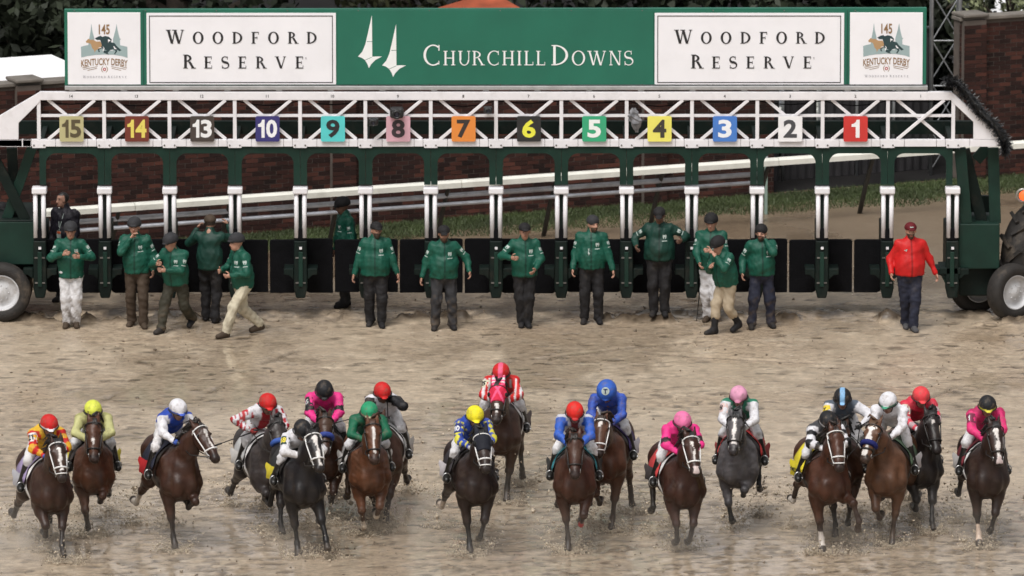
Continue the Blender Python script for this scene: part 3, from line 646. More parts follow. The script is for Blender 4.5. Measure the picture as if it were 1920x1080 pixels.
# serif lettering ---------------------------------------------------
def serif_glyph(ch, T, t, s=.085, st=.05):
    P = []
    def rc(x0, y0, x1, y1): P.append([(x0,y0),(x1,y0),(x1,y1),(x0,y1)])
    def stem(x, w=T, top=True, bot=True):
        rc(x, 0, x+w, 1)
        if bot: rc(x-s, 0, x+w+s, st)
        if top: rc(x-s, 1-st, x+w+s, 1)
    def diag(x0, y0, x1, y1, w): P.append([(x0,y0),(x0+w,y0),(x1+w,y1),(x1,y1)])
    def ring(cx, cy, rx, ry, T_, t_, a0, a1, n=22):
        for k in range(n):
            q = []
            for a in (a0+(a1-a0)*k/n, a0+(a1-a0)*(k+1)/n):
                c, n_ = math.cos(R(a)), math.sin(R(a)); q.append(((cx+rx*c, cy+ry*n_), (cx+(rx-T_)*c, cy+(ry-t_)*n_)))
            P.append([q[0][0], q[1][0], q[1][1], q[0][1]])
    ser = lambda x, w, y: rc(x-s, y if y == 0 else y-st, x+w+s, st if y == 0 else y)
    if ch == 'O': ring(.46,.5,.46,.52,T*1.05,t,0,360,40); W = .92
    elif ch == 'D': stem(s); ring(s+T*.6,.5,.66,.5,T,t,-90,90); rc(s,0,s+T,t); W = .78+s
    elif ch == 'R':
        stem(s); ring(s+T*.6,.74,.42,.26,T*.9,t,-90,90); rc(s+T*.5,.48,s+T*.8,.48+t); diag(.66,0,.36,.5,T); ser(.66,T,0); W = .84
    elif ch == 'E':
        stem(s); rc(s,0,.66,t); rc(s,1-t,.64,1); rc(s,.5-t/2,.52,.5+t/2); rc(.62,0,.66,.24); rc(.60,.76,.64,1); rc(.49,.38,.53,.62); W = .68
    elif ch == 'F': stem(s); rc(s,1-t,.64,1); rc(s,.5-t/2,.50,.5+t/2); rc(.60,.76,.64,1); rc(.47,.38,.51,.62); W = .66
    elif ch == 'S':
        n = 30; pts = []
        for k in range(n+1):
            u = k/n; a = 40+u*230 if u <= .5 else None
            if u <= .5: ang = R(35+(u/.5)*215); c = (.30+.25*math.cos(ang), .745+.235*math.sin(ang))
            else: ang = R(90-((u-.5)/.5)*235); c = (.31+.29*math.cos(ang), .265+.245*math.sin(ang))
            pts.append((c, t+(T*1.1-t)*math.exp(-((u-.5)/.17)**2)))
        for k in range(n):
            (a, wa), (b, wb) = pts[k], pts[k+1]; dx, dy = b[0]-a[0], b[1]-a[1]; L = math.hypot(dx, dy) or 1; nx, ny = -dy/L, dx/L
            P.append([(a[0]+nx*wa/2,a[1]+ny*wa/2),(a[0]-nx*wa/2,a[1]-ny*wa/2),(b[0]-nx*wb/2,b[1]-ny*wb/2),(b[0]+nx*wb/2,b[1]+ny*wb/2)])
        rc(.47,.74,.52,1.0); rc(.04,0,.09,.27); W = .62
    elif ch == 'C': ring(.48,.5,.48,.52,T,t,52,308,34); rc(.74,.72,.79,1.0); rc(.74,.04,.78,.22); W = .84
    elif ch == 'V': diag(.40,0,.04,1,T); diag(.40+T*.35,0,.76,1,t); ser(.04,T,1); ser(.74,t,1); W = .90
    elif ch == 'W':
        diag(.32,0,.04,1,T); diag(.32+T*.4,0,.58,1,t); diag(.82,0,.52,1,T); diag(.82+T*.4,0,1.14,1,t); ser(.04,T,1); ser(.50,T,1); ser(1.12,t,1); W = 1.26
    elif ch == 'H': stem(s); stem(.62); rc(s,.5-t/2,.70,.5+t/2); W = .62+T+s
    elif ch == 'I': stem(s); W = T+2*s
    elif ch == 'L': stem(s); rc(s,0,.62,t); rc(.58,0,.62,.24); W = .62
    elif ch == 'U':
        rc(s,.34,s+T,1); ser(s,T,1); rc(.70,.34,.70+t,1); ser(.70,t,1); ring((s+.70+t)/2,.36,(.70+t-s)/2,.38,T*.8,t,180,360,20); W = .78
    elif ch == 'N': stem(s+.02,t); diag(.66,0,s,1,T); rc(.72,0,.72+t,1); ser(.72,t,1); W = .86
    else: W = .4
    return P, W
def serif_word(name, parent, word, px0, px1, pyb, caps, T, t, m, y):
    hs = [caps[0] if i in caps[2] else caps[1] for i in range(len(word))]
    G = [serif_glyph(c, T, t) for c in word]; ws = [g[1]*h for g, h in zip(G, hs)]
    gap = (px1-px0-sum(ws))/(len(word)-1); x = px0; b = MB(); big = caps[0] > 10
    for g, h, w_, c in zip(G, hs, ws, word):
        if big: b = MB()
        for k, P in enumerate(g[0]):
            o = len(b.v); b.v += [(BX(x+q[0]*h), y-.0006*(k % 5), BZ(pyb-q[1]*h)) for q in P]; b.f.append(tuple(range(o, o+len(P))))
        x += w_+gap
        if big: b.build('letter', m, parent)
    if not big: o = b.build(name, m, parent); o['kind'] = 'stuff'; return o
def woodford(px0):
    p = panel('sponsor_panel', px0, 24, px0+355, 158.2, BW); d = px0-275; y = YB-.020
    fr = MB()
    for a, b_, c, e in ((280,29,624,30.4),(280,153.6,624,155),(280,29,281.4,155),(622.6,29,624,155)): fr.box(BX(a+d), BX(c+d), y, y+.004, BZ(e), BZ(b_))
    fr.build('border_line', BK, p)
    serif_word('lettering', p, 'WOODFORD', 312+d, 594+d, 81.5, (26,22,(0,)), .19, .075, BK, y); serif_word('lettering', p, 'RESERVE', 343+d, 569+d, 128, (26,22.5,(0,)), .19, .075, BK, y)
    flat_text('registered_mark', 'R', BX(574+d), y, BZ(109), .04, LGR, p, height=.035)
woodford(275); woodford(1227.5)
def pl2(name, pts, m, parent, y): 
    b = MB(); b.v = [(BX(x), y, BZ(z)) for x, z in pts]; b.f = [tuple(range(len(pts)))]; return b.build(name, m, parent)
cp = panel('green_panel', 633, 18.5, 1225, 158.4, BG)
serif_word('lettering', cp, 'CHURCHILL', 794, 1022, 122, (38,27,(0,)), .125, .06, LW, YB-.020); serif_word('lettering', cp, 'DOWNS', 1034, 1187, 122, (38,27,(0,)), .125, .06, LW, YB-.020)
for dx, dy in ((0,0),(45.3,16.5)):
    S = [(697.5,28),(698,106),(706,105.5),(716,105.8),(704,112),(696,120),(691.5,127.5),(689,120),(684,112),(678,108),(671,105.8),(679,97),(685,83),(689,66),(693.5,46)]
    pl2('spire_emblem', [(x+dx, z+dy) for x, z in S], LW, cp, YB-.018)
    e = MB()
    for a, b_ in (((688,77),(698,77.3)),((684.5,112),(697.5,106.3))):
        o = len(e.v); e.v += [(BX(a[0]+dx),YB-.020,BZ(a[1]+dy)),(BX(b_[0]+dx),YB-.020,BZ(b_[1]+dy)),(BX(b_[0]+dx),YB-.020,BZ(b_[1]+dy+.9)),(BX(a[0]+dx),YB-.020,BZ(a[1]+dy+.9))]; e.f.append((o,o+1,o+2,o+3))
    e.build('spire_band', BG, cp)
def derby(px0, dy=0):
    p = panel('logo_panel', px0, 23, px0+136.5, 158.2, BW); d = px0-127
    # pixel map of the badge: zoom (zx,zy) -> photo (120+zx/6.97, 10+zy/6.97)
    Q = lambda pts: [(120+zx/6.97+d, 10+zy/6.97+dy) for zx, zy in pts]; y = YB-.0165
    pl2('skyline', Q([(225,680),(222,540),(260,528),(320,515),(330,440),(350,330),(361,235),(372,330),(395,420),(400,510),(640,510),(642,440),(672,330),(690,240),(704,330),(730,430),(745,440),(732,455),(734,520),(828,540),(830,685),(760,662),(650,645),(525,640),(400,648),(300,662)]), LG, p, y)
    pl2('tan_horse', Q([(286,470),(320,435),(350,450),(380,445),(420,470),(475,470),(500,520),(480,570),(420,580),(400,620),(395,585),(370,560),(350,500),(320,490),(295,488)]), LT, p, y-.001)
    pl2('dark_horse', Q([(405,430),(450,405),(485,395),(500,412),(540,398),(590,410),(625,445),(615,480),(660,490),(690,530),(752,585),(725,598),(690,575),(695,600),(665,640),(655,630),(675,595),(640,570),(600,585),(570,620),(590,640),(560,635),(515,615),(520,590),(560,590),(500,560),(460,575),(470,612),(450,605),(445,570),(480,555),(495,520),(475,450),(430,450)]), LD, p, y-.002)
    b = MB()
    for q in ([(505,530),(530,560),(515,600),(505,590),(518,560)],[(445,560),(470,545),(500,552),(470,555)],[(575,440),(605,450),(612,462),(585,470),(578,490)],[(645,535),(660,570),(690,570),(665,545),(655,530)],[(600,580),(640,585),(640,592),(612,590)]):
        o = len(b.v); b.v += [(BX(x), y-.003, BZ(z)) for x, z in Q(q)]; b.f.append(tuple(range(o, o+len(q))))
    b.build('highlight', BW, p)
    c = lambda zx, zy: (BX(120+zx/6.97+d), BZ(10+zy/6.97+dy))
    X, Z = c(528,312); flat_text('edition_number', '145', X, y-.003, Z, .2, LB, p, bold=.004, height=.17, sx=.62)
    X, Z = c(527,737); flat_text('lettering', 'KENTUCKY DERBY', X, y-.003, Z+.005, .2, LB, p, bold=.003, height=.118, sx=.565, arc=.22)
    b = MB()
    for a, e_ in (((238,820),(330,800)),((250,838),(438,802)),((305,852),(430,825)),((820,820),(730,798)),((805,838),(615,802)),((745,852),(622,825))):
        A, E = Q([a])[0], Q([e_])[0]; o = len(b.v); b.v += [(BX(A[0]),y,BZ(A[1])),(BX(E[0]),y,BZ(E[1])),(BX(E[0]),y,BZ(E[1]-1.0)),(BX(A[0]),y,BZ(A[1]-1.0))]; b.f.append((o,o+1,o+2,o+3))
    b.build('flourish', LB, p)['kind'] = 'stuff'
    X, Z = c(528,835); b = MB(); b.lathe([(0,.028),(0,.013)], (X,y,Z), 'Y', 18); b.build('rose_emblem', LR, p)
    b = MB()
    for s in (-1, 1):
        for k in range(8):
            a0, a1 = R(-60+15*k), R(-60+15*(k+1)); o = len(b.v)
            b.v += [(X+s*.052*math.cos(a0)*1.05,y,Z+.06*math.sin(a0)),(X+s*.052*math.cos(a1)*1.05,y,Z+.06*math.sin(a1)),(X+s*.043*math.cos(a1),y,Z+.055*math.sin(a1)),(X+s*.043*math.cos(a0),y,Z+.055*math.sin(a0))]; b.f.append((o,o+1,o+2,o+3))
    b.build('horseshoe', LB, p)['kind'] = 'stuff'
    serif_word('lettering', p, 'WOODFORD', 155+d, 198+d, 146+dy, (4.6,3.9,(0,)), .17, .07, LGR, y-.002); serif_word('lettering', p, 'RESERVE', 202+d, 237+d, 146+dy, (4.6,3.9,(0,)), .17, .07, LGR, y-.002)
derby(127); derby(1593.5, -1.5)

# ------------------------------------------------------------------ things clamped to the gate
BLKP = mat('black_camera_plastic', (.012,.012,.013), .45, .2, 9)
def camera_pod(px, py, label, sc=1.):
    q = at(px, py, -.16); t = empty('remote_camera', q); t.scale = (sc,)*3; tag(t, label, 'camera', 'remote cameras clamped to the gate')
    MB().box(-.09,.09,-.07,.09,-.07,.07).build('body', BLKP, t, bevel=.03); MB().lathe([(.0,.065),(-.10,.065),(-.13,.055),(-.13,.04),(-.11,.03)], (0,-.07,0), 'Y', 18).build('lens', BLKP, t, True)
    MB().lathe([(-.0,.038),(-.006,.0)], (0,-.165,0), 'Y', 14).build('front_glass', mat('lens_glass', (.03,.03,.05), .05), t, True)
    MB().tube([(0,.05,-.06),(0,.14,-.10),(0,.16,-.02)], .018, 6).build('clamp', BLKP, t)
camera_pod(744, 211, 'black remote camera hanging above the pink number eight plate', 1.25); camera_pod(915, 206, 'black remote camera on the beam right of the orange seven plate', .8); camera_pod(700, 228, 'black remote camera between the turquoise nine and pink eight plates', .9)
def wrap_bag():
    q = at(1188, 225, -.12); rg = random.Random(4); m = MB(); n, k = 12, 9
    for j in range(k):
        z = .20-.40*j/(k-1); r0 = .02+.09*math.sin(math.pi*min(1,j/(k-1)*1.05+.03))
        for i in range(n): a = 2*math.pi*i/n; r = r0*rg.uniform(.6,1.35); m.v.append((r*math.cos(a)+.06*(j/k), r*math.sin(a)*.6, z+rg.uniform(-.02,.02)))
    m.f = [(j*n+i, j*n+(i+1)%n, (j+1)*n+(i+1)%n, (j+1)*n+i) for j in range(k-1) for i in range(n)]
    o = m.build('plastic_bag', mat('grey_crumpled_plastic', (.16,.16,.17), .25, .5, 12), None); o.location = q
    tag(o, 'crumpled grey plastic bag tied to the beam left of the yellow four plate', 'bag')
wrap_bag()
def cable_bundle():
    rg = np.random.default_rng(5); P = [at(x, y, -.10) for x, y in ((1775,150),(1797,155),(1822,186),(1842,212),(1868,236),(1884,262),(1886,284))]
    t = empty('black_streamer_bundle', P[-1]); tag(t, 'ragged black bundle of streamers hanging down the sloping right end of the gate', 'bundle')
    o = P[-1]; m = MB(); m.tube([p-o for p in P], [.03,.05,.06,.06,.06,.06,.03], 8); m.build('core', BLKP, t, True)
    V = []
    for k in range(2600):
        u = rg.random()*(len(P)-1.001); i = int(u); c = P[i].lerp(P[i+1], u-i)-o; d = Vector(rg.normal(size=3)).normalized(); L = rg.uniform(.06,.15); b = d.orthogonal().normalized()*.009
        e = c+d*L+Vector((0,0,-.05*rg.random())); V += [c-b, c+b, e+b*.6, e-b*.6]
    link('strips', np_mesh('strips', np.array([tuple(v) for v in V]), np.arange(len(V)).reshape(-1,4)), BLKP, t)
cable_bundle()
# ================================================================== TRACTOR at the right edge
tr = empty('tractor', ground(1985, 585)); tr.location.z = 0; tag(tr, 'tractor with a huge lugged tyre and red lamp cut off by the right edge', 'tractor')
o = tr.location; q = at(1925, 440, o.y); cx = q.x-o.x
wheel(tr, (cx+.25, .3, .92), .92, .5, R(52), True)
MB().prism([(cx-.05,1.72),(cx+.10,1.95),(cx+.9,2.0),(cx+.9,1.86),(cx+.15,1.80),(cx,1.66)], -.05, .55).build('fender', mat('tractor_paint', (.02,.05,.035), .35, .1), tr, bevel=.02)
q = at(1917, 364, o.y); lx, lz = q.x-o.x, q.z
MB().lathe([(.10,.10),(.0,.12),(-.05,.12),(-.05,.10)], (lx,-.1,lz), 'Y', 20).build('lamp_housing', mat('lamp_housing_chrome', (.5,.47,.43), .3, .1, metal=.4), tr, True)
em = bpy.data.materials.new('lit_red_lamp'); em.use_nodes = True; p = em.node_tree.nodes['Principled BSDF']; p.inputs['Base Color'].default_value = (.7,.04,.01,1); p.inputs['Emission Color'].default_value = (1,.10,.02,1); p.inputs['Emission Strength'].default_value = 1.6
MB().sphere((lx+.02,-.16,lz), .085, 14, 8, (1,.5,1)).build('lamp', em, tr, True)
MB().box(cx+.5, cx+2.6, .1, 1.6, .7, 1.6).build('body', MATS['tractor_paint'], tr, bevel=.08)
# ================================================================== SMOOTH BODY MODELLING (signed distance field -> surface nets)
V3 = lambda *a: np.array(a, float)
class SDF:
    def __init__(s, lo, hi, h):
        s.lo = np.array(lo, float); s.h = h; n = np.ceil((np.array(hi)-s.lo)/h).astype(int)+1; s.n = n
        s.ax = [s.lo[i]+h*np.arange(n[i]) for i in range(3)]; s.d = np.full(tuple(n), .6, np.float32)
    def blk(s, lo, hi):
        i0 = np.clip(np.floor((lo-s.lo)/s.h).astype(int), 0, s.n-1); i1 = np.clip(np.ceil((hi-s.lo)/s.h).astype(int)+1, 1, s.n)
        sl = tuple(slice(a, b) for a, b in zip(i0, i1))
        return sl, s.ax[0][sl[0]][:,None,None], s.ax[1][sl[1]][None,:,None], s.ax[2][sl[2]][None,None,:]
    def put(s, sl, d, k):
        a = s.d[sl]; h = np.maximum(k-np.abs(a-d), 0)/k; s.d[sl] = np.minimum(a, d)-h*h*k*.25
    def cone(s, a, b, r1, r2, k=.03, w=None, f=1.):
        a, b = np.array(a, float), np.array(b, float); p = max(r1, r2)*max(1, f)+k+2*s.h
        sl, x, y, z = s.blk(np.minimum(a, b)-p, np.maximum(a, b)+p)
        px, py, pz = x-a[0], y-a[1], z-a[2]; ab = b-a
        if w is not None:
            w = np.array(w, float); w /= np.linalg.norm(w); q = (px*w[0]+py*w[1]+pz*w[2])*(1/f-1); px = px+q*w[0]; py = py+q*w[1]; pz = pz+q*w[2]
            ab = ab+(ab@w)*(1/f-1)*w
        t = np.clip((px*ab[0]+py*ab[1]+pz*ab[2])/(ab@ab+1e-9), 0, 1)
        d = np.sqrt((px-t*ab[0])**2+(py-t*ab[1])**2+(pz-t*ab[2])**2)-(r1+(r2-r1)*t)
        s.put(sl, d*min(1, f), k)
    def ell(s, c, r, k=.03, M=None):
        c = np.array(c, float); r = np.array(r, float); p = r.max()+k+2*s.h
        sl, x, y, z = s.blk(c-p, c+p); px, py, pz = x-c[0], y-c[1], z-c[2]
        if M is not None:   # rows of M are the local axes
            px, py, pz = (px*M[0][0]+py*M[0][1]+pz*M[0][2], px*M[1][0]+py*M[1][1]+pz*M[1][2], px*M[2][0]+py*M[2][1]+pz*M[2][2])
        k0 = np.sqrt((px/r[0])**2+(py/r[1])**2+(pz/r[2])**2); k1 = np.sqrt((px/r[0]**2)**2+(py/r[1]**2)**2+(pz/r[2]**2)**2)+1e-9
        s.put(sl, k0*(k0-1)/k1, k)
    def cut(s, fn):      # intersect with fn(x,y,z) < 0
        s.d = np.maximum(s.d, fn(s.ax[0][:,None,None], s.ax[1][None,:,None], s.ax[2][None,None,:]).astype(np.float32))
    def mesh(s):
        d = s.d; d[0] = d[-1] = .6; d[:,0] = d[:,-1] = .6; d[:,:,0] = d[:,:,-1] = .6
        S = d < 0; c = np.zeros(tuple(s.n-1), np.int8)
        offs = [(i,j,k) for i in (0,1) for j in (0,1) for k in (0,1)]; nx, ny, nz = s.n
        for i,j,k in offs: c += S[i:nx-1+i, j:ny-1+j, k:nz-1+k]
        mix = (c > 0) & (c < 8); I = np.argwhere(mix); idx = np.full(mix.shape, -1, np.int64); idx[mix] = np.arange(len(I))
        D = {o: d[I[:,0]+o[0], I[:,1]+o[1], I[:,2]+o[2]] for o in offs}; acc = np.zeros((len(I),3)); cnt = np.zeros(len(I))
        for a in offs:
            for ax in range(3):
                if a[ax]: continue
                b = tuple(1 if q == ax else a[q] for q in range(3)); da, db = D[a], D[b]; m = (da < 0) != (db < 0)
                t = np.where(m, da/(da-db+1e-12), 0)
                for q in range(3): acc[:,q] += m*(a[q]+(t if q == ax else 0))
                cnt += m
        co = s.lo+(I+acc/np.maximum(cnt,1)[:,None])*s.h
        F = []
        for ax in range(3):
            sl0 = [slice(None)]*3; sl1 = [slice(None)]*3; sl0[ax] = slice(0,-1); sl1[ax] = slice(1,None)
            A, B = S[tuple(sl0)], S[tuple(sl1)]; E = np.argwhere(A != B); u, v = [(1,2),(2,0),(0,1)][ax]
            E = E[(E[:,u] > 0) & (E[:,v] > 0) & (E[:,u] < s.n[u]-1) & (E[:,v] < s.n[v]-1)]
            q = []
            for du, dv in ((-1,-1),(0,-1),(0,0),(-1,0)):
                e = E.copy(); e[:,u] += du; e[:,v] += dv; q.append(idx[e[:,0],e[:,1],e[:,2]])
            q = np.stack(q, 1); ins = A[E[:,0],E[:,1],E[:,2]]; q[~ins] = q[~ins][:,::-1]; F.append(q)
        return co, np.concatenate(F)
def seg_t(P, a, b):
    ab = np.array(b)-np.array(a); t = np.clip((P-np.array(a))@ab/(ab@ab), 0, 1); return t, np.linalg.norm(P-np.array(a)-t[:,None]*ab, axis=1)
def unit(v): v = np.array(v, float); return v/(np.linalg.norm(v)+1e-12)
def ik(S, W, l1, l2, hint):
    S, W = np.array(S, float), np.array(W, float); d = W-S; L = np.linalg.norm(d); L = min(L, (l1+l2)*.995); u = unit(d); W = S+u*L
    a = (l1*l1-l2*l2+L*L)/(2*L); h = math.sqrt(max(l1*l1-a*a, 0)); n = np.array(hint, float); n = unit(n-u*(n@u))
    return S+u*a+n*h, W
def wrinkle(co, amp, sc, seed):
    r = np.random.default_rng(seed); o = 0
    for k in range(5):
        w = r.normal(size=3)*sc*(1+.5*k); o = o+np.sin(co@w+r.random()*6.28)/(1+.4*k)
    return o*amp/2
def disp(co, F, amp, sc, seed):
    n = np.zeros_like(co); a, b, c = co[F[:,0]], co[F[:,1]], co[F[:,2]]; fn = np.cross(b-a, c-a)
    for k in range(F.shape[1]): np.add.at(n, F[:,k], fn)
    n /= np.linalg.norm(n, axis=1)[:,None]+1e-12
    return co+n*wrinkle(co, amp, sc, seed)[:,None]
def tubes_np(chains, n=6):
    # chains of [(pts, radii)] -> quads only
    b = MB()
    for pts, rs in chains:
        pts = [Vector(p) for p in pts]; d0 = (pts[0]-pts[1]).normalized()*rs[0]*.3; d1 = (pts[-1]-pts[-2]).normalized()*rs[-1]*.7
        pts = [pts[0]+d0]+pts+[pts[-1]+d1]; rs = [rs[0]*.05]+list(rs)+[rs[-1]*.12]; b.tube(pts, rs, n, cap=False)
    return np.array(b.v), np.array(b.f)
def body_obj(name, co, F, colr, m, parent):
    me = np_mesh(name, co, F); set_col(me, colr); return link(name, me, m, parent, True)
COAT = mat('wet_horse_coat', 'col', .40, .35, 6, bump=.2, bscale=34, spec=.32, grime=.34, gcol=(.10,.074,.052), gscale=3.4)
CLOTH = mat('racing_cloth', 'col', .75, .12, 9, bump=.4, bscale=20, spec=.25, grime=.22, gcol=(.2,.16,.12), gscale=3)
SILK = mat('muddy_racing_silk', 'col', .6, .14, 10, bump=.45, bscale=18, spec=.3, grime=.75, gcol=(.16,.12,.085), gscale=11)
RAIN = mat('wet_rain_jacket', 'col', .55, .12, 7, bump=.35, bscale=14, spec=.3, grime=.18, gcol=(.05,.045,.035), gscale=5)
SKIN = mat('skin', 'col', .5, .12, 14, grime=.3, gcol=(.12,.08,.055), gscale=14)
HARD = mat('glossy_shell', 'col', .28, .05, 8)
LEATH = mat('black_leather', (.012,.011,.010), .4, .2, 12, bump=.2)
WTACK = mat('white_tack', (.70,.69,.68), .55, .1, 9, grime=.3, gcol=(.3,.25,.2)); BTACK = mat('dark_tack', (.016,.013,.012), .45, .2, 9)
EYE = mat('dark_eye', (.006,.004,.003), .08, .1); STEEL = mat('stirrup_steel', (.5,.5,.5), .3, .1, metal=.9)

# ------------------------------------------------------------------ head and hands shared by every person
def add_head(g, hc, fw, up, k=.02, s=1.):
    fw, up = unit(fw), None if up is None else np.array(up, float); up = unit(up-fw*(up@fw)); lf = np.cross(up, fw); M = [fw, lf, up]
    P = lambda f, l, u: hc+s*(fw*f+lf*l+up*u)
    g.ell(P(-.012,0,.028), (.098*s,.078*s,.098*s), k, M); g.ell(P(.022,0,-.045), (.066*s,.058*s,.078*s), k, M); g.ell(P(.045,0,-.088), (.035*s,.032*s,.03*s), k, M)
    g.cone(P(.082,0,.008), P(.103,0,-.032), .012*s, .018*s, .012); g.cone(P(.070,-.035,.026), P(.070,.035,.026), .016*s, .016*s, .012)
    g.ell(P(.075,0,-.062), (.018*s,.026*s,.012*s), .012, M)
    for q in (-1, 1): g.ell(P(-.008,q*.082,-.01), (.020*s,.010*s,.033*s), .008, M)
    return P, M
def head_colors(co, col, P, M, hc, skin, hair=None, beard=None, s=1.):
    q = (co-hc)@np.array(M).T/s; near = np.linalg.norm(q, axis=1) < .20
    f, l, u = q[:,0], q[:,1], q[:,2]
    col[near] = skin
    def spot(c, r, v): m = near & (((q-np.array(c))/np.array(r))**2).sum(1).__lt__(1); col[m] = v
    if hair is not None:
        m = near & ((u > .075) | ((f < .005) & (u > -.03) & (np.abs(l) < .1))) ; col[m] = hair
    if beard is not None:
        m = near & (u < -.035) & (f > .02) & (u > -.14); col[m] = beard
    for sgn in (-1, 1): spot((.088,sgn*.033,.006), (.03,.017,.011), (.03,.02,.018)); spot((.09,sgn*.034,.030), (.03,.022,.007), np.array(skin)*.35)
    spot((.09,0,-.062), (.03,.026,.009), np.array(skin)*np.array((.75,.45,.45)))
    return col
def hand(W, d, palm_n, curl, side, sc=1.):
    # W wrist, d direction of the hand, palm_n palm normal; returns palm chain for the field and finger chains
    d = unit(d); n = unit(np.array(palm_n)-d*(np.array(palm_n)@d)); t = np.cross(d, n)*side
    ch = []
    for k, (o, L) in enumerate(((.030,.070),(.011,.080),(-.009,.074),(-.028,.058))):
        p = W+sc*(d*.085+t*o); pts = [p]; a = 0
        for j, f in enumerate((.45,.32,.25)):
            a += curl*(.55+.25*j)*(1+.08*k); dd = d*math.cos(a)+n*math.sin(a); p = p+dd*L*f*sc; pts.append(p)
        ch.append((pts, [.0105*sc,.0098*sc,.009*sc,.0078*sc]))
    b = W+sc*(d*.03+t*.034); e1 = b+sc*.042*unit(t*.8+d*.7+n*.3); e2 = e1+sc*.032*unit(t*.25+d*.85+n*(.35+curl*.4)); ch.append(([b,e1,e2], [.0125*sc,.0115*sc,.009*sc]))
    return d, n, t, ch
# ================================================================== PEOPLE
def build_person(root, J, o):
    """J: joints in root space (forward +X, left +Y, up Z). o: options."""
    b = o.get('bulk', 1.); h = .0195
    pts = np.array([v for k, v in J.items() if k in ('pelvis','chest','neck','head') or k[:-1] in ('sh','el','wr','hip','kn','an','to')]); lo, hi = pts.min(0)-.34, pts.max(0)+.34
    skin = np.array(o['skin'])
    # ---- body
    g = SDF(lo, hi, h); HS = o.get('hs', 1.07); P, M = add_head(g, J['head'], J['fw'], J['up'], s=HS)
    g.cone(J['neck']-.02*unit(J['head']-J['neck']), J['head']-np.array(M[2])*.05-np.array(M[0])*.015, .058, .052, .03)
    g.cone(J['pelvis'], J['chest'], .125*b, .135*b, .05, (0,1,0), 1.2); g.cone(J['chest'], J['neck'], .12*b, .06, .05)
    chains = []
    for s, q in (('L',1),('R',-1)):
        g.cone(J['chest'], J['sh'+s], .10, .06, .05); g.cone(J['sh'+s], J['el'+s], .047, .038, .02); g.cone(J['el'+s], J['wr'+s], .038, .027, .02)
        d, n, t, ch = hand(J['wr'+s], J['hd'+s], J['hn'+s], o.get('curl', .55), -q); W = J['wr'+s]
        g.ell(W+d*.05, (.056,.043,.020), .02, [d, t, n]); chains += ch
        g.cone(J['hip'+s], J['kn'+s], .075*b, .052, .03); g.cone(J['kn'+s], J['an'+s], .052, .034, .02); g.cone(J['an'+s]-V3(0,0,.02), J['to'+s], .036, .026, .02)
    co, F = g.mesh(); vc, vf = tubes_np(chains); col = np.tile(skin, (len(co)+len(vc), 1)); F = np.concatenate([F, vf+len(co)]); co = np.concatenate([co, vc])
    col = head_colors(co, col, P, M, J['head'], skin, o.get('hair'), o.get('beard'), s=HS)
    if o.get('gloves') is not None:
        for s in 'LR': col[np.linalg.norm(co-(J['wr'+s]+unit(J['hd'+s])*.08), axis=1) < .12] = o['gloves']
    body_obj('body', co, F, col, SKIN, root)
    # ---- jacket
    g = SDF(lo, hi, .0225); R_ = o.get('jr', 1.)*b
    sp = J['chest']-J['pelvis']; hem = J['pelvis']-unit(sp)*o.get('hem', .06)
    g.cone(hem, J['pelvis']+sp*.45, .172*R_, .172*R_, .05, J['lat'] if 'lat' in J else (0,1,0), 1.22); g.cone(J['pelvis']+sp*.4, J['chest'], .165*R_, .150*R_, .06, (0,1,0), 1.22)
    g.ell(J['pelvis']+sp*.35+unit(J['fw']*V3(1,1,0))*.045*R_*o.get('belly', .5), (.16*R_,.17*R_,.2), .06)
    g.cone(J['chest'], J['neck']-unit(J['neck']-J['chest'])*.01, .13*b, .078, .06)
    if o.get('collar', True): g.cone(J['neck']-V3(0,0,.02), J['neck']+(J['head']-J['neck'])*.28, .080, .074, .02)
    arm = o.get('arm', .068)
    for s in 'LR':
        g.cone(J['chest']+(J['sh'+s]-J['chest'])*.4, J['sh'+s], .11*b, arm*1.12, .06); g.cone(J['sh'+s], J['el'+s], arm*1.12, arm*.95, .03)
        e = J['el'+s]+(J['wr'+s]-J['el'+s])*.97; g.cone(J['el'+s], e, arm*.95, arm*.66, .03)
    nd = unit(sp); hp = hem+nd*.02
    hw = J['pelvis']
    def below(x, y, z):   # open hem, only near the torso
        q = -((x-hp[0])*nd[0]+(y-hp[1])*nd[1]+(z-hp[2])*nd[2]); r = np.sqrt((x-hp[0])**2+(y-hp[1])**2+(z-hp[2])**2)
        return np.where(r < .27*b+.03, q, -1)
    if o.get('cuthem', True): g.cut(below)
    co, F = g.mesh(); n0 = co.copy(); co = disp(co, F, o.get('wr', .010), 19, o['seed']); co = disp(co, F, .004, 42, o['seed']+1)
    col = o['jacket'](n0, J) if callable(o['jacket']) else np.tile(np.array(o['jacket'], float), (len(co), 1))
    jk = body_obj('jacket', co, F, col, SILK if o.get('silk') else RAIN, root)
    # ---- trousers
    g = SDF(lo, hi, .0225); tr = o.get('tr', 1.12); lb = o.get('tb', .52)
    g.cone(J['pelvis']-V3(0,0,.0), J['pelvis']+sp*.18, .150*b, .150*b, .05, (0,1,0), 1.16)
    for s in 'LR':
        kn, an = J['kn'+s], J['an'+s]; low = kn+(an-kn)*o.get('leg_end', .93)
        g.cone(J['pelvis'], J['hip'+s], .125*b, .10*b, .05); g.cone(J['hip'+s], kn, .094*b*tr, .078*tr, .03); g.cone(kn, low, .080*tr, .066*tr, .03)
        if o.get('leg_end', .93) > .8: g.cone(low, low, .068*tr, .068*tr, .03)
    co, F = g.mesh(); n0 = co.copy(); co = disp(co, F, .012, 20, o['seed']+2); co = disp(co, F, .006, 42, o['seed']+3)
    col = np.tile(np.array(o['trousers'], float), (len(co), 1))
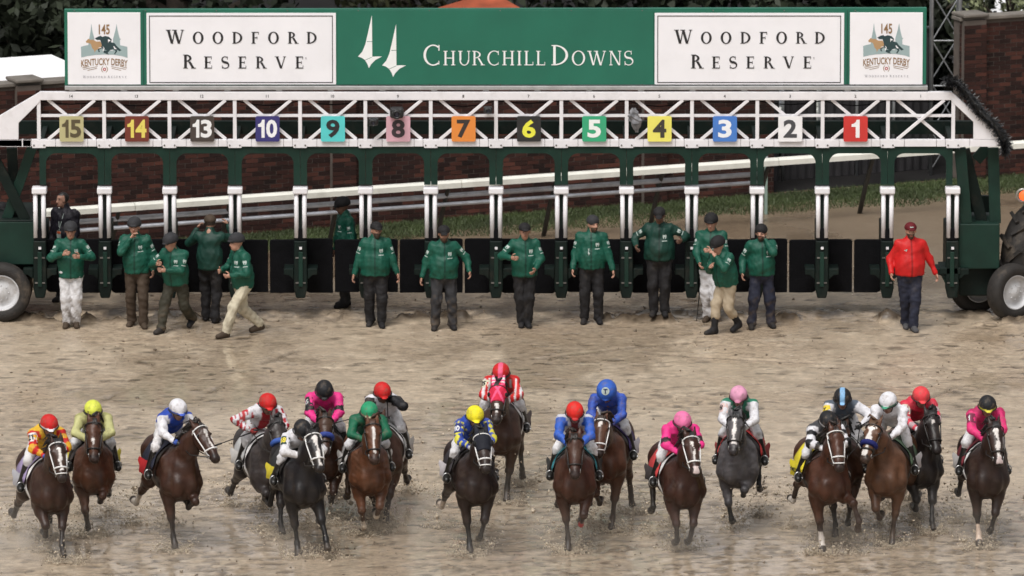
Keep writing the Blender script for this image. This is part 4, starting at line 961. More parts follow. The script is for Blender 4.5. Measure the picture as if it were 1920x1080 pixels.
    if o.get('muddy', 0):
        for s in 'LR':
            t, dd = seg_t(n0, J['kn'+s], J['an'+s]); m = np.clip((t-.25)*o['muddy']+.25*wrinkle(n0, 2, 25, o['seed']), 0, 1)*(dd < .2); m = m[:,None]; col = col*(1-m*.8)+np.array((.11,.082,.058))*m*.8
    body_obj('trousers', co, F, col, SILK if o.get('silk') else CLOTH, root)
    # ---- boots
    for s in 'LR':
        kn, an, to = J['kn'+s], J['an'+s], J['to'+s]; L = np.stack([kn,an,to]); g = SDF(L.min(0)-.2, L.max(0)+.2, .017)
        top = an+(kn-an)*o.get('boot', .12); f = unit(to-an)
        g.cone(top, an, .064 if o.get('boot', .12) > .3 else .056, .054, .02); hl = an-V3(0,0,.045) if o.get('flat', True) else an+unit(an-kn)*.04
        g.cone(hl-f*.035*V3(1,1,0), to, .046, .042, .03); g.cone(an, to, .05, .036, .04); 
        if o.get('flat', True): zf = J.get('floor', 0)+.004; g.cut(lambda x, y, z: (zf-z)+0*x+0*y)
        co, F = g.mesh(); bc = np.tile(np.array(o['boots'], float), (len(co), 1))
        body_obj('boot', co, F, bc, MATS['black_leather'] if o.get('shiny') else CLOTH, root)
    # ---- headwear
    hc = J['head']; fw, lf, up = [np.array(v) for v in M]; Q = lambda f, l, u: hc+(fw*f+lf*l+up*u)*1.05
    g = SDF(hc-.26, hc+.26, .014); kd = o.get('hat', 'helmet')
    if kd == 'helmet':
        hb = o.get('hbig', 1.05); g.ell(Q(-.012,0,.055), (0.1357*hb, 0.1145*hb, 0.1145*hb), .02, M); zz = hc+up*o.get('hat_line', .016)
        g.cut(lambda x, y, z: -((x-zz[0])*up[0]+(y-zz[1])*up[1]+(z-zz[2])*up[2])); bk = o.get('brim', .4); g.ell(Q(.10+.03*bk,0,.030), (.03+.03*bk,.06,.010), .02, M)
    elif kd == 'cap':
        g.ell(Q(-.012,0,.055), (0.123, 0.1039, 0.0975), .02, M); zz = hc+up*.034
        g.cut(lambda x, y, z: -((x-zz[0])*up[0]+(y-zz[1])*up[1]+(z-zz[2])*up[2])); g.ell(Q(.135,0,.040), (.070,.068,.011), .02, M)
    elif kd == 'beanie':
        g.ell(Q(-.018,0,.050), (0.1187, 0.106, 0.106), .02, M); zz = hc+up*.012-fw*.0; cutn = unit(up+fw*.45)
        g.cut(lambda x, y, z: -((x-zz[0])*cutn[0]+(y-zz[1])*cutn[1]+(z-zz[2])*cutn[2]))
    if kd:
        co, F = g.mesh(); col = o['hatcol'](co, (co-hc)@np.array(M).T) if callable(o['hatcol']) else np.tile(np.array(o['hatcol'], float), (len(co), 1))
        body_obj({'helmet':'helmet','cap':'cap','beanie':'beanie'}[kd], co, F, col, SILK if o.get('silk') else CLOTH, root)
    return jk, M, P
def stick_on(name, host, parent, pts2d, faces, origin, right, up, nrm, m, lift=.004):
    """lay a flat mark (2d points) onto the host surface by casting rays along -nrm"""
    me = host.data; co = np.empty(len(me.vertices)*3); me.vertices.foreach_get('co', co); co = co.reshape(-1, 3)
    bv = host.get('_bv') if False else BVH.setdefault(host.name, None)
    if bv is None: bv = BVHTree.FromPolygons([tuple(c) for c in co], [tuple(p.vertices) for p in me.polygons]); BVH[host.name] = bv
    r, u, n = Vector(unit(right)), Vector(unit(up)), Vector(unit(nrm)); vs = []
    for x, y in pts2d:
        q = Vector(origin)+r*x+u*y+n*.3; hit = bv.ray_cast(q, -n, .8)[0]
        vs.append(hit+n*lift if hit is not None else Vector(origin)+r*x+u*y)
    b = MB(); b.v = [tuple(v) for v in vs]; b.f = faces; return b.build(name, m, parent)
BVH = {}
def grid_patch(w, h, n=4, msk=None):
    pts = [(w*(i/n-.5), h*(j/n-.5)) for j in range(n+1) for i in range(n+1)]
    fs = [(j*(n+1)+i, j*(n+1)+i+1, (j+1)*(n+1)+i+1, (j+1)*(n+1)+i) for j in range(n) for i in range(n) if msk is None or msk(i, j)]
    return pts, fs
LOGO = mat('logo_white_print', (.36,.42,.39), .7, .05)
def logos(jk, root, J, M, o):
    f = unit(J['chestfw']); up = unit(J['neck']-J['pelvis']); lf = unit(np.cross(up, f))
    # shield-like ram emblem: outline with a notch, a dark centre and a lettering bar under it
    sh = [(x*.8, y*.8) for x, y in [(-.036,.045),(-.012,.040),(.012,.040),(.036,.045),(.040,.0),(.024,-.036),(.008,-.042),(.012,-.008),(-.012,-.008),(-.008,-.042),(-.024,-.036),(-.040,.0)]]
    fs = [(0,1,8,11),(1,2,7,8),(2,3,4,7),(4,5,6,7),(8,9,10,11)]
    c = J['chest']+lf*.095-up*.03
    stick_on('chest_emblem', jk, root, sh, fs, c, lf, up, f, LOGO); stick_on('chest_wordmark', jk, root, *grid_patch(.085,.013,5,lambda i,j: True), c-up*.066, lf, up, f, LOGO)
    for s, q in (('L',1),('R',-1)):
        a, e = J['sh'+s], J['el'+s]; d = unit(e-a); n = unit(lf*q*.75+f*.65); n = unit(n-d*(n@d)); rr = np.cross(-d, n)
        c = a+(e-a)*.42; stick_on('sleeve_emblem', jk, root, sh, fs, c, rr, -d, n, LOGO); stick_on('sleeve_wordmark', jk, root, *grid_patch(.08,.014,5), c+d*.068, rr, -d, n, LOGO)
def stand_joints(h=1.78, lean=0., sidelean=0., aL=(0,.11), aR=(0,-.11), wL=None, wR=None, look=0., nod=0., lift=(0,0), toe=(8,-8), twist=0.):
    k = h/1.78; J = {}; pz = .085+.02+math.sqrt((.852*k)**2-((aL[0]-aR[0])/2)**2)
    pel = V3((aL[0]+aR[0])/2*.9, (aL[1]+aR[1])/2, pz); ul = unit((math.sin(lean), math.sin(sidelean), 1))
    ch = pel+ul*.40*k; nk = ch+unit(ul+V3(math.sin(lean)*.25,0,0))*.165*k
    c, s_ = math.cos(twist), math.sin(twist); lat = V3(-s_, c, 0); fwc = V3(c, s_, 0)
    J.update(pelvis=pel, chest=ch, neck=nk, chestfw=fwc)
    hf = V3(math.cos(look), math.sin(look), -math.tan(nod)); J['fw'] = unit(hf); J['up'] = V3(math.sin(nod)*math.cos(look)+math.sin(lean)*.2, math.sin(nod)*math.sin(look), 1)
    J['head'] = nk+unit(ul+unit(hf)*.25)*.135*k+unit(V3(hf[0],hf[1],0))*.02
    for q, s, an, w, lf, ty in ((1,'L',aL,wL,lift[0],toe[0]),(-1,'R',aR,wR,lift[1],toe[1])):
        J['sh'+s] = ch+lat*q*.185*k+ul*.085*k; J['hip'+s] = pel+lat*q*.095*k-V3(0,0,.02); A = V3(an[0], an[1], .085+lf)
        J['kn'+s], J['an'+s] = ik(J['hip'+s], A, .43*k, .43*k, (1, q*.12, .05)); f = V3(math.cos(R(ty)), math.sin(R(ty)), 0)
        J['to'+s] = J['an'+s]+f*.155-V3(0,0,.052)+V3(0,0,-min(lf, .1)*.6)
        if w is None: w = (.10, q*.30, .92)
        W = V3(*w)*k if False else V3(*w); hint = (-.1, q*.8, -1) if W[2] > 1.42*k else ((-.8, q*.9, -.35) if W[2] > 1.0*k else (-1, q*.35, 0))
        J['el'+s], J['wr'+s] = ik(J['sh'+s], W, .295*k, .265*k, hint); fa = unit(J['wr'+s]-J['el'+s])
        J['hd'+s] = fa; n = V3(0,-q,0)-fa*(V3(0,-q,0)@fa); J['hn'+s] = n+V3(.2,0,.05)
    J['floor'] = 0
    return J
GREEN = (.006,.072,.046); DKGREEN = (.005,.034,.024)
SK1, SK2, SK3 = (.44,.235,.165), (.36,.19,.13), (.14,.07,.045)
BLK, CHAR, OLIVE, KHAKI, CREAM, OFFW, NAVY, BROWN = (.014,.013,.014), (.03,.03,.033), (.035,.032,.022), (.38,.31,.22), (.50,.45,.34), (.58,.57,.58), (.018,.02,.035), (.055,.038,.026)
JK = lambda main, piping=None: main
# px, ground py, facing (deg, 0 = towards the camera, + = viewer's right), joints, options, label
CREW = [
 (134, 613, 0, dict(h=1.76, wL=(.26,.17,1.24), wR=(.27,-.13,1.28), aL=(0,.075), aR=(.02,-.075)), dict(jacket=GREEN, trousers=OFFW, boots=BROWN, hat='helmet', hatcol=CHAR, skin=SK2, muddy=.6, hem=.12), 'gate worker in green jacket and muddy white trousers holding both fists up'),
 (252, 612, -6, dict(h=1.84, wL=(.12,.34,.98), wR=(.24,-.02,1.53), aL=(.12,.17), aR=(-.08,-.06), sidelean=-.05, toe=(18,-8)), dict(jacket=GREEN, trousers=BROWN, boots=BROWN, hat='helmet', hatcol=CHAR, skin=SK1, bulk=1.06, hem=.08), 'gate worker in green jacket and brown trousers raising one hand to his chin'),
 (330, 620, -25, dict(h=1.72, wL=(.30,-.02,1.06), wR=(.30,-.20,1.16), aL=(-.40,.10), aR=(.34,-.10), lean=.16, lift=(.06,.0), look=-.45, nod=.25), dict(jacket=GREEN, trousers=OLIVE, boots=BLK, hat='helmet', hatcol=CHAR, skin=SK2, bulk=1.03, hem=.07, muddy=.5), 'gate worker in green jacket and olive trousers striding with his head down'),
 (395, 604, 165, dict(h=1.80, wL=(.22,.30,1.52), wR=(.30,-.22,1.60), aL=(.06,.10), aR=(-.10,-.10), look=.2), dict(jacket=DKGREEN, trousers=BLK, boots=BLK, hat='cap', hatcol=BROWN, skin=SK2, hem=.08, hair=(.03,.02,.015), nologo=1), 'gate worker seen from behind in dark green jacket reaching up to a stall'),
 (458, 628, -62, dict(h=1.78, wL=(.30,.14,1.05), wR=(.36,-.14,1.10), aL=(.38,.08), aR=(-.34,-.08), lean=.10, lift=(0,.05), look=0), dict(jacket=GREEN, trousers=CREAM, boots=BROWN, hat='helmet', hatcol=CHAR, skin=SK1, hem=.09, muddy=.35), 'gate worker in green jacket and cream trousers walking to the left'),
 (648, 575, -70, dict(h=1.86, wL=(.10,.26,.95), wR=(.10,-.26,.95), aL=(.05,.09), aR=(-.05,-.09), nod=.15), dict(jacket=GREEN, trousers=CHAR, boots=BLK, hat='helmet', hatcol=BLK, skin=SK3, hem=.08), 'gate worker in green jacket standing behind the black stall doors'),
 (705, 612, 0, dict(h=1.76, wL=(.06,.36,.90), wR=(.06,-.36,.90), aL=(.08,.09), aR=(-.06,-.10), look=.35), dict(jacket=GREEN, trousers=BLK, boots=BLK, hat='cap', hatcol=BLK, skin=SK2, bulk=1.18, hem=.08, belly=1, beard=(.04,.028,.02)), 'stocky bearded gate worker in green jacket with arms hanging below number eight'),
 (832, 617, 3, dict(h=1.74, wL=(.12,.42,1.0), wR=(.04,-.36,.90), aL=(0,.15), aR=(.05,-.15), nod=.12), dict(jacket=GREEN, trousers=CHAR, boots=BLK, hat='cap', hatcol=BLK, skin=SK2, bulk=1.12, hem=.08, belly=1, beard=(.05,.03,.02), muddy=.6), 'bearded gate worker in green jacket standing wide legged with one arm swung out'),
 (985, 613, 5, dict(h=1.74, wL=(.26,.14,1.02), wR=(.26,-.26,1.22), aL=(.02,.03), aR=(-.03,-.06)), dict(jacket=GREEN, trousers=BLK, boots=BLK, hat='cap', hatcol=BLK, skin=SK2, bulk=1.0, hem=.09), 'gate worker in green jacket with feet together and forearms bent below number six'),
 (1108, 606, 0, dict(h=1.82, wL=(.10,.36,.93), wR=(.14,-.30,.95), aL=(.0,.13), aR=(.0,-.11), look=.5), dict(jacket=GREEN, trousers=BLK, boots=BLK, hat='beanie', hatcol=CHAR, skin=SK1, bulk=1.08, hem=.06, beard=(.06,.04,.025)), 'bearded gate worker in green jacket and dark beanie looking to the right'),
 (1236, 603, -4, dict(h=1.84, wL=(.18,.38,1.32), wR=(.16,-.38,1.20), aL=(.0,.09), aR=(.0,-.09), nod=.3), dict(jacket=DKGREEN, trousers=BLK, boots=BLK, hat='cap', hatcol=BLK, skin=SK3, bulk=1.2, hem=.05, belly=1), 'big gate worker in dark green jacket with elbows spread between two stalls'),
 (1328, 603, -10, dict(h=1.82, wL=(.28,.10,1.25), wR=(.34,-.10,1.05), aL=(.05,.12), aR=(-.05,-.02), nod=.1), dict(jacket=GREEN, trousers=OFFW, boots=BROWN, hat='helmet', hatcol=BLK, skin=SK1, hem=.10, muddy=.5), 'gate worker in white trousers half hidden behind the man in tall boots'),
 (1362, 625, -48, dict(h=1.66, wL=(.34,.10,1.34), wR=(.36,-.02,1.16), aL=(-.22,.06), aR=(.20,-.08), lean=.22, lift=(.07,0), nod=.35), dict(jacket=GREEN, trousers=KHAKI, boots=BLK, hat='helmet', hatcol=BLK, skin=SK1, bulk=1.05, hem=.06, boot=.62, leg_end=.5, tr=1.08), 'gate worker in green jacket, khaki breeches and tall black boots stepping left'),
 (1424, 615, 6, dict(h=1.74, wL=(.17,.07,1.52), wR=(.08,-.30,.95), aL=(-.05,.20), aR=(.06,-.14), look=-.35), dict(jacket=GREEN, trousers=NAVY, boots=BLK, hat='beanie', hatcol=BLK, skin=SK1, bulk=1.03, hem=.06, beard=(.05,.03,.02), muddy=.35), 'bearded gate worker in green jacket touching his cheek with one hand'),
 (1706, 617, 8, dict(h=1.82, wL=(.02,.42,.95), wR=(.10,-.34,.98), aL=(.20,.02), aR=(-.12,-.05)), dict(jacket=(.50,.012,.012), trousers=NAVY, boots=(.06,.06,.065), hat='cap', hatcol=(.10,.008,.012), skin=SK1, bulk=1.16, hem=.05, belly=1, beard=(.05,.032,.022), red=1), 'man in red jacket and maroon cap walking forward right of the stalls'),
 (124, 566, -30, dict(h=1.90, wL=(.2,.2,1.0), wR=(.2,-.2,1.05), look=-.5), dict(jacket=(.014,.012,.018), trousers=BLK, boots=BLK, hat=None, hatcol=BLK, skin=SK1, hair=(.012,.010,.009), hem=.08, badge=1, bulk=1.06), 'dark haired man in black jacket with white lanyard and badge behind the gate'),
 (4, 575, 20, dict(h=1.78, wL=(.22,.14,1.2), wR=(.2,-.2,1.05)), dict(jacket=(.012,.012,.014), trousers=BLK, boots=BLK, hat='cap', hatcol=BLK, skin=SK2, hem=.08, nologo=1), 'man in black jacket cut off by the left edge behind the gate'),
]
def gate_people():
    for i, (px, py, ang, jo, o, label) in enumerate(CREW):
        p = ground(px, py); root = empty('person', (p.x, p.y, float(gz(p.x, p.y))-.005), R(-90+ang)); tag(root, label, 'person', 'people around the starting gate')
        J = stand_joints(**jo); o = dict(o); o['seed'] = 100+i*7
        main = np.array(o['jacket']); fr = J['chestfw']
        def jc(P, J, main=main, red=o.get('red')):
            c = np.tile(main, (len(P), 1)); q = (P-J['chest']); l = q@np.cross(V3(0,0,1), J['chestfw']); f = q@J['chestfw']
            m = (np.abs(l) < .009) & (f > .03); c[m] = main*.35; return c
        o['jacket'] = jc
        jk, M, P = build_person(root, J, o)
        if o.get('badge'):
            f = fr; up = V3(0,0,1); lf = np.cross(up, f); c = J['chest']
            for s in (-1, 1): stick_on('lanyard', jk, root, [(-.006+s*.05,.10),(.006+s*.05,.10),(.006,-.18),(-.006,-.18)], [(0,1,2,3)], c, lf, up, f, LOGO)
            stick_on('badge', jk, root, *grid_patch(.085,.12,2), c-up*.25, lf, up, f, LOGO, .012); stick_on('badge_header', jk, root, *grid_patch(.075,.04,2), c-up*.215, lf, up, f, mat('badge_orange', (.6,.12,.04), .6), .016)
        elif not o.get('nologo') and not o.get('red'): logos(jk, root, J, M, o)
        elif o.get('red'):
            f = fr; up = V3(0,0,1); lf = np.cross(up, f); stick_on('chest_emblem', jk, root, [(-.03,.0),(.0,.022),(.03,.02),(.012,-.02)], [(0,1,2,3)], J['chest']-lf*.10+up*.0, lf, up, f, LOGO)
            stick_on('wordmark', [x for x in root.children if x.name.startswith('cap')][0], root, *grid_patch(.06,.014,3), J['head']+V3(0,0,.085), lf, up, f, LOGO)
        if i == 9: 
            f = fr; up = V3(0,0,1); lf = np.cross(up, f); w_ = stick_on('whistle', jk, root, [(-.012,.05),(.010,.055),(.004,.0),(.02,-.03),(.0,-.06),(-.016,-.02),(-.006,.01)], [(0,1,2,6),(2,3,4,5,6)], J['chest']-lf*.05-up*.14, lf, up, f, LOGO, .012)
    # lead canes carried by the man in white trousers and the two beside the doors
    CANE = mat('black_cane', (.012,.012,.012), .4)
    for a, b, Y, lab in (((1316,487),(1306,604),-.10,'thin black cane held by the man in white trousers'),((1322,490),(1320,590),.05,'thin black strap hanging beside the cane of the man in white trousers')):
        A, B = at(*a, Y), at(*b, Y); o = MB().tube([A-B, (A-B)*.5+Vector((.008,0,0)), (0,0,0)], [.011,.009,.007], 6).build('cane', CANE, None, True); o.location = B; tag(o, lab, 'cane')
gate_people()
# ================================================================== HORSES AND JOCKEYS
LEGC = {  # fore legs: forearm, cannon, pastern angles (deg, + = forward)
 'P': (2, 0, 28), 'E': (34, 26, 45), 'F': (70, -62, -128), 'f': (42, -48, -98), 'B': (-26, -36, -62), 'K': (74, 10, -30), 'S': (22, -22, -66)}
HINDC = {  # hind legs: thigh, gaskin, cannon, pastern
 'P': (40, -30, 0, 24), 'E': (66, -8, 14, 36), 'F': (62, -66, 24, -60), 'f': (46, -66, -34, -90), 'B': (10, -56, -48, -95), 'S': (30, -42, -14, -40)}
dirv = lambda a, y=0.: unit((math.sin(R(a)), y, -math.cos(R(a))))
def horse_frame(sp):
    e, yw = R(sp.get('neck', 36)+19), R(sp.get('hyaw', 0)); nb = V3(.50,0,1.22); nd = V3(math.cos(e)*math.cos(yw*.6), math.sin(yw*.6), math.sin(e)); poll = nb+nd*.80
    hp = R(sp.get('hpitch', 58)-10); u = V3(math.cos(hp)*math.cos(yw), math.cos(hp)*math.sin(yw), -math.sin(hp)); w = unit(np.cross(V3(0,0,1), u)); v = np.cross(u, w); v = v if v[2] > 0 else -v
    roll = R(sp.get('hroll', 0)); w, v = w*math.cos(roll)+v*math.sin(roll), v*math.cos(roll)-w*math.sin(roll)
    return nb, poll, u, w, v
def build_horse(i, sp):
    p = ground(sp['px'], sp['gy']); z = float(gz(p.x, p.y)); yaw = R(-90+sp.get('yaw', 0))
    root = empty('horse', (p.x, p.y, z), yaw); tag(root, sp['hl'], 'horse', 'racehorses galloping towards the camera')
    nb, poll, u, w, v = horse_frame(sp); sc = sp.get('sc', 1.)
    HSC = 1.10; H = lambda t, l, f: poll+(u*t+w*l+v*f)*HSC
    # ---- leg joints
    legs = {}
    for s, q in (('R',-1),('L',1)):
        c = LEGC[sp['legs'][0 if s == 'R' else 1]]; j = sp.get('jit', 0); ln = sp.get('lean', {}).get('F'+s, -.12)*q
        E = V3(.44+.06*math.sin(R(c[0])), q*.175, .87+.04*max(0, math.sin(R(c[0])))); K = E+.40*dirv(c[0], ln); Fk = K+.285*dirv(c[1], ln); Pa = Fk+.115*dirv(c[2]); Ho = Pa+.075*dirv(c[2]-6)
        legs['F'+s] = [E, K, Fk, Pa, Ho]
        c = HINDC[sp['legs'][2 if s == 'R' else 3]]; ln = sp.get('lean', {}).get('H'+s, .06)*q
        Hi = V3(-.60, q*.14, 1.22); St = Hi+.36*dirv(c[0]); St[1] = q*.19; Hk = St+.43*dirv(c[1], ln); Fk = Hk+.35*dirv(c[2], ln); Pa = Fk+.12*dirv(c[3]); Ho = Pa+.075*dirv(c[3]-6)
        legs['H'+s] = [Hi, St, Hk, Fk, Pa, Ho]
    low = min(float(l[-1][2]) for l in legs.values()); dz = -low+.035+sp.get('lift', 0)
    up = V3(0,0,dz-.0)
    allp = np.array([q for l in legs.values() for q in l]+[H(.62,0,0), H(-.2,0,.1), poll, V3(-.98,0,1.3)])
    g = SDF(allp.min(0)-.16-V3(0,.22,0), allp.max(0)+.16+V3(0,.22,.05), .0215)
    # ---- trunk
    g.ell((.0,0,1.11), (.62,.300,.36), .06); g.ell((.40,0,1.10), (.36,.275,.41), .10); g.ell((.60,0,1.06), (.20,.235,.29), .08); g.ell((-.34,0,1.25), (.40,.24,.25), .10); g.ell((-.62,0,1.28), (.33,.275,.26), .10)
    g.cone((.0,0,1.42), (.40,0,1.43), .075, .10, .08)
    for q in (-1, 1): g.ell((.72,q*.095,.99), (.11,.11,.18), .04); g.cone((.46,q*.15,1.30), (.58,q*.185,1.0), .125, .13, .06)
    # ---- neck
    mid = nb+(poll-nb)*.5+V3(0,0,.035); wl_ = (-(poll-nb)[1], (poll-nb)[0], 0)
    g.cone(nb, mid, .255, .175, .10, wl_, .66); g.cone(mid, poll-u*.0-v*.03, .175, .105, .06, wl_, .74)
    # ---- head
    Mh = [u, w, v]
    g.ell(H(.07,0,-.01), (.143,.116,.112), .04, Mh); g.cone(H(.10,0,.0), H(.47,0,.0), 0.100, .064, .03, w, 1.06); g.ell(H(.17,0,-.085), (.165,.090,.104), .03, Mh); g.cone(H(.22,0,-.07), H(.50,0,-.045), .070, .048, .03, w, 1.06)
    g.ell(H(.52,0,-.018), (.068,.075,.068), .03, Mh)
    for q in (-1, 1):
        g.ell(H(.13,q*.090,.035), (.04,.024,.028), .02, Mh); g.ell(H(.535,q*.038,.016), (.029,.020,.024), .015, Mh)
        g.cone(H(-.02,q*.055,.02), H(-.17,q*(.075),.035+sp.get('ears', 0)), .044, .012, .02, v, .6)
    # ---- legs
    for s, q in (('R',-1),('L',1)):
        E, K, Fk, Pa, Ho = legs['F'+s]; g.cone((.58,q*.18,1.0), E, .13, .112, .05); g.cone(E, K, .112, .056, .04); g.ell(E+(K-E)*.22+V3(.02,0,0), (.105,.098,.15), .04); g.ell(K, (.056,.058,.066), .02)
        hind = legs['H'+s]; Hi, St, Hk, Fh, Ph, Hh = hind; g.cone(Hi, St, .20, .135, .08, (0,1,0), .75); g.cone(St, Hk, .112, .050, .05); g.cone(Hk-unit(St-Hk)*.02, Hk+unit(St-Hk)*.06, .056, .05, .02)
        for a, b_, c_, d_, e_ in ((K, Fk, Pa, Ho, .044),(Hk, Fh, Ph, Hh, .047)):
            g.cone(a, a, e_+.012, e_+.012, .03); g.cone(a, b_, e_*.92, e_*.82, .02); g.ell(b_, (.047,.045,.047), .02); g.cone(b_, c_, .038, .043, .02); g.cone(c_, d_, .048, .058, .015)
            n_ = unit(d_-c_); e0 = d_+n_*.012
            sl, x, y, z_ = g.blk(e0-.14, e0+.14); g.d[sl] = np.where(((x-e0[0])**2+(y-e0[1])**2+(z_-e0[2])**2) < .12**2, np.maximum(g.d[sl], ((x-e0[0])*n_[0]+(y-e0[1])*n_[1]+(z_-e0[2])*n_[2])), g.d[sl])
    co, F = g.mesh(); n0 = co; co = disp(co, F, .006, 11, 300+i); co = disp(co, F, .003, 30, 340+i)
    # ---- coat colours
    base = np.array(sp['coat']); pts_ = np.array(sp.get('points', base*.35)); base = base*np.array((.98,.88,.84)); col = np.tile(base, (len(co), 1))
    q = (n0-poll); t, l, f = q@u/HSC, q@w/HSC, q@v/HSC; hd = (t > -.2) & (t < .62) & (np.abs(l) < .16) & (np.abs(f) < .2) & (n0[:,0] > .75)
    mz = hd & (t > .44); k = np.clip((t-.42)/.1, 0, 1)[:,None]*.75*mz[:,None]; col = col*(1-k)+np.array((.022,.017,.016))*k
    for nm, L in legs.items():
        kn, fk = (L[1], L[2]) if nm[0] == 'F' else (L[2], L[3]); ct, cdist = seg_t(n0, kn, fk); _, d2 = seg_t(n0, fk, L[-2]); _, d3 = seg_t(n0, L[-2], L[-1])
        m = np.minimum(cdist, d2) < .085; kk = (np.where(cdist < d2, np.clip(ct*1.6+.35, 0, 1), 1)*m)[:,None]; col = col*(1-kk)+pts_*kk
        sk = sp.get('socks', {}).get(nm)
        if sk is not None: m2 = ((d2 < .07) | ((cdist < .07) & (ct > 1-sk))); col[m2] = sp.get('sockcol', (.55,.50,.45))
        wr = sp.get('wraps', {}).get(nm)
        if wr is not None: m2 = (cdist < .07) & (ct > .72); col[m2] = wr
        m3 = (d3 < .072) & (d3 <= d2) ; col[m3] = (.045,.036,.030)
    bl = sp.get('blaze')
    if bl:   # (width top, width bottom, t start, t end)
        wd = bl[0]+(bl[1]-bl[0])*np.clip((t-bl[2])/(bl[3]-bl[2]), 0, 1); m = hd & (t > bl[2]) & (t < bl[3]) & (np.abs(l+.008*np.sin(t*23+i)) < wd*(.85+.35*np.sin(t*31+i*2)+.75*np.exp(-((t-bl[2]-.035)/.03)**2))) & (f > .012); col[m] = (.62,.58,.55)
    if sp.get('snip'): m = hd & (t > .47) & (t < .56) & (np.abs(l) < .04) & (f > .0); col[m] = (.50,.40,.38)
    for qq in (-1, 1):
        m = hd & (np.linalg.norm(q-(u*.545+w*qq*.040+v*.030), axis=1) < .020); col[m] = (.006,.005,.005)
    co = co+up
    H2 = lambda t, l, f: H(t, l, f)+up
    body_obj('body', co, F, col, COAT, root)
    for qq in (-1, 1): MB().sphere(H2(.135,qq*.103,.036), .021, 10, 7).build('eye', EYE, root, True)
    # ---- mane, forelock and tail
    mc = tuple(np.minimum(np.array(sp.get('mane', pts_*.8+.004)), .3)); mm = mat('mane_%d' % i, mc, .55, .35, 14); rg = np.random.default_rng(400+i); ch = []
    sd_ = 1 if i % 2 else -1
    for k in range(46):
        a = k/45; b0 = nb+(poll-nb)*a+V3(0,0,(.245-.13*a) if a < .5 else (.18-.07*a)); b0 = b0+V3(-.02,rg.normal(0,.012),.005+(.035*math.sin(a*3.14)))
        L = rg.uniform(.12,.22); e1 = b0+V3(-.05+rg.normal(0,.02), sd_*.06+rg.normal(0,.02), .03+rg.normal(0,.015)); e2 = e1+V3(-.08+rg.normal(0,.03), sd_*.05, -.5*L+rg.normal(0,.02)); ch.append(([b0+up,e1+up,e2+up], [.022,.017,.006]))
    for k in range(9): b0 = H2(-.04,rg.normal(0,.02),.075); ch.append(([b0, b0+u*.06+v*.03+w*rg.normal(0,.015), b0+u*.15+w*rg.normal(0,.03)+v*.0], [.014,.012,.004]))
    vc, vf = tubes_np(ch, 5); link('mane', np_mesh('mane', vc, vf), mm, root, True); ch = []
    for k in range(16):
        b0 = V3(-.92,rg.normal(0,.02),1.36); a1 = b0+V3(-.13,rg.normal(0,.02),-.02); a2 = a1+V3(-.16,rg.normal(0,.035),-.26+rg.normal(0,.03)); a3 = a2+V3(-.10,rg.normal(0,.04),-.28+rg.normal(0,.05)); ch.append(([b0+up,a1+up,a2+up,a3+up], [.026,.028,.024,.008]))
    vc, vf = tubes_np(ch, 5); link('tail', np_mesh('tail', vc, vf), mm, root, True)
    # ---- bridle
    TK = WTACK if sp.get('tack', 'w') == 'w' else BTACK
    br = empty('bridle'); br.parent = root
    def loop(name, t0, a, b, tilt, m, r=.011, f0=0., arc=(0, 360)):
        n = 22; pts = []
        for k in range(n+1):
            an = R(arc[0]+(arc[1]-arc[0])*k/n); pts.append(H2(t0+tilt*math.sin(an), a*math.cos(an), f0+b*math.sin(an)))
        return MB().tube(pts, r, 6).build(name, m, br, True)
    loop('noseband', .375, .086, .092, .02, TK, .013, -.018); loop('browband', .045, .116, .110, -.015, TK, .010, -.008, (-20, 200))
    if sp.get('figure8'): loop('drop_noseband', .455, .070, .076, .035, TK, .010, -.012)
    for qq in (-1, 1):
        MB().tube([H2(.02,qq*.108,-.0),H2(.16,qq*.112,.0),H2(.30,qq*.094,-.01),H2(.44,qq*.072,-.03)], .010, 6).build('cheek_strap', TK, br, True)
        b_ = MB(); n = 12; c = H2(.445,qq*.070,-.045)
        b_.tube([c+(u*math.cos(2*math.pi*k/n)+v*math.sin(2*math.pi*k/n))*.032 for k in range(n+1)], .006, 5).build('bit_ring', STEEL, br, True)
    if sp.get('roll') is not None:
        b_ = SDF(H2(.33,0,0)-.2, H2(.33,0,0)+.2, .012); pr = None
        for k in range(15):
            an = R(-15+210*k/14); c = H2(.30+.0*math.sin(an), .090*math.cos(an), -.01+.094*math.sin(an))-V3(0,0,0)
            if pr is not None: b_.cone(pr, c, .040, .040, .01)
            pr = c
        c_, f_ = b_.mesh(); body_obj('shadow_roll', c_, f_, np.tile(np.array(sp['roll']), (len(c_), 1)), CLOTH, br)
    if sp.get('hood') is not None:
        b_ = SDF(H2(.1,0,0)-.34, H2(.1,0,0)+.34, .014)
        b_.ell(H2(.07,0,-.006), (.165,.127,.125), .03, Mh); b_.cone(H2(.10,0,.0), H2(.33,0,.004), .114, .088, .03, w, 1.08); b_.ell(H2(.15,0,-.075), (.165,.094,.115), .03, Mh)
        for qq in (-1, 1): b_.ell(H2(.135,qq*.116,.028), (.05,.029,.044), .012, Mh); b_.cone(H2(-.02,qq*.055,.02), H2(-.16,qq*.074,.035), .046, .022, .02, v, .65)
        e0 = H2(sp.get('hood_t', .26), 0, 0); b_.cut(lambda x, y, z: (x-e0[0])*u[0]+(y-e0[1])*u[1]+(z-e0[2])*u[2])
        c_, f_ = b_.mesh(); hc_ = np.tile(np.array(sp['hood'], float), (len(c_), 1)); q2 = c_-H2(0,0,0); t2, l2, f2 = q2@u/HSC, q2@w/HSC, q2@v/HSC
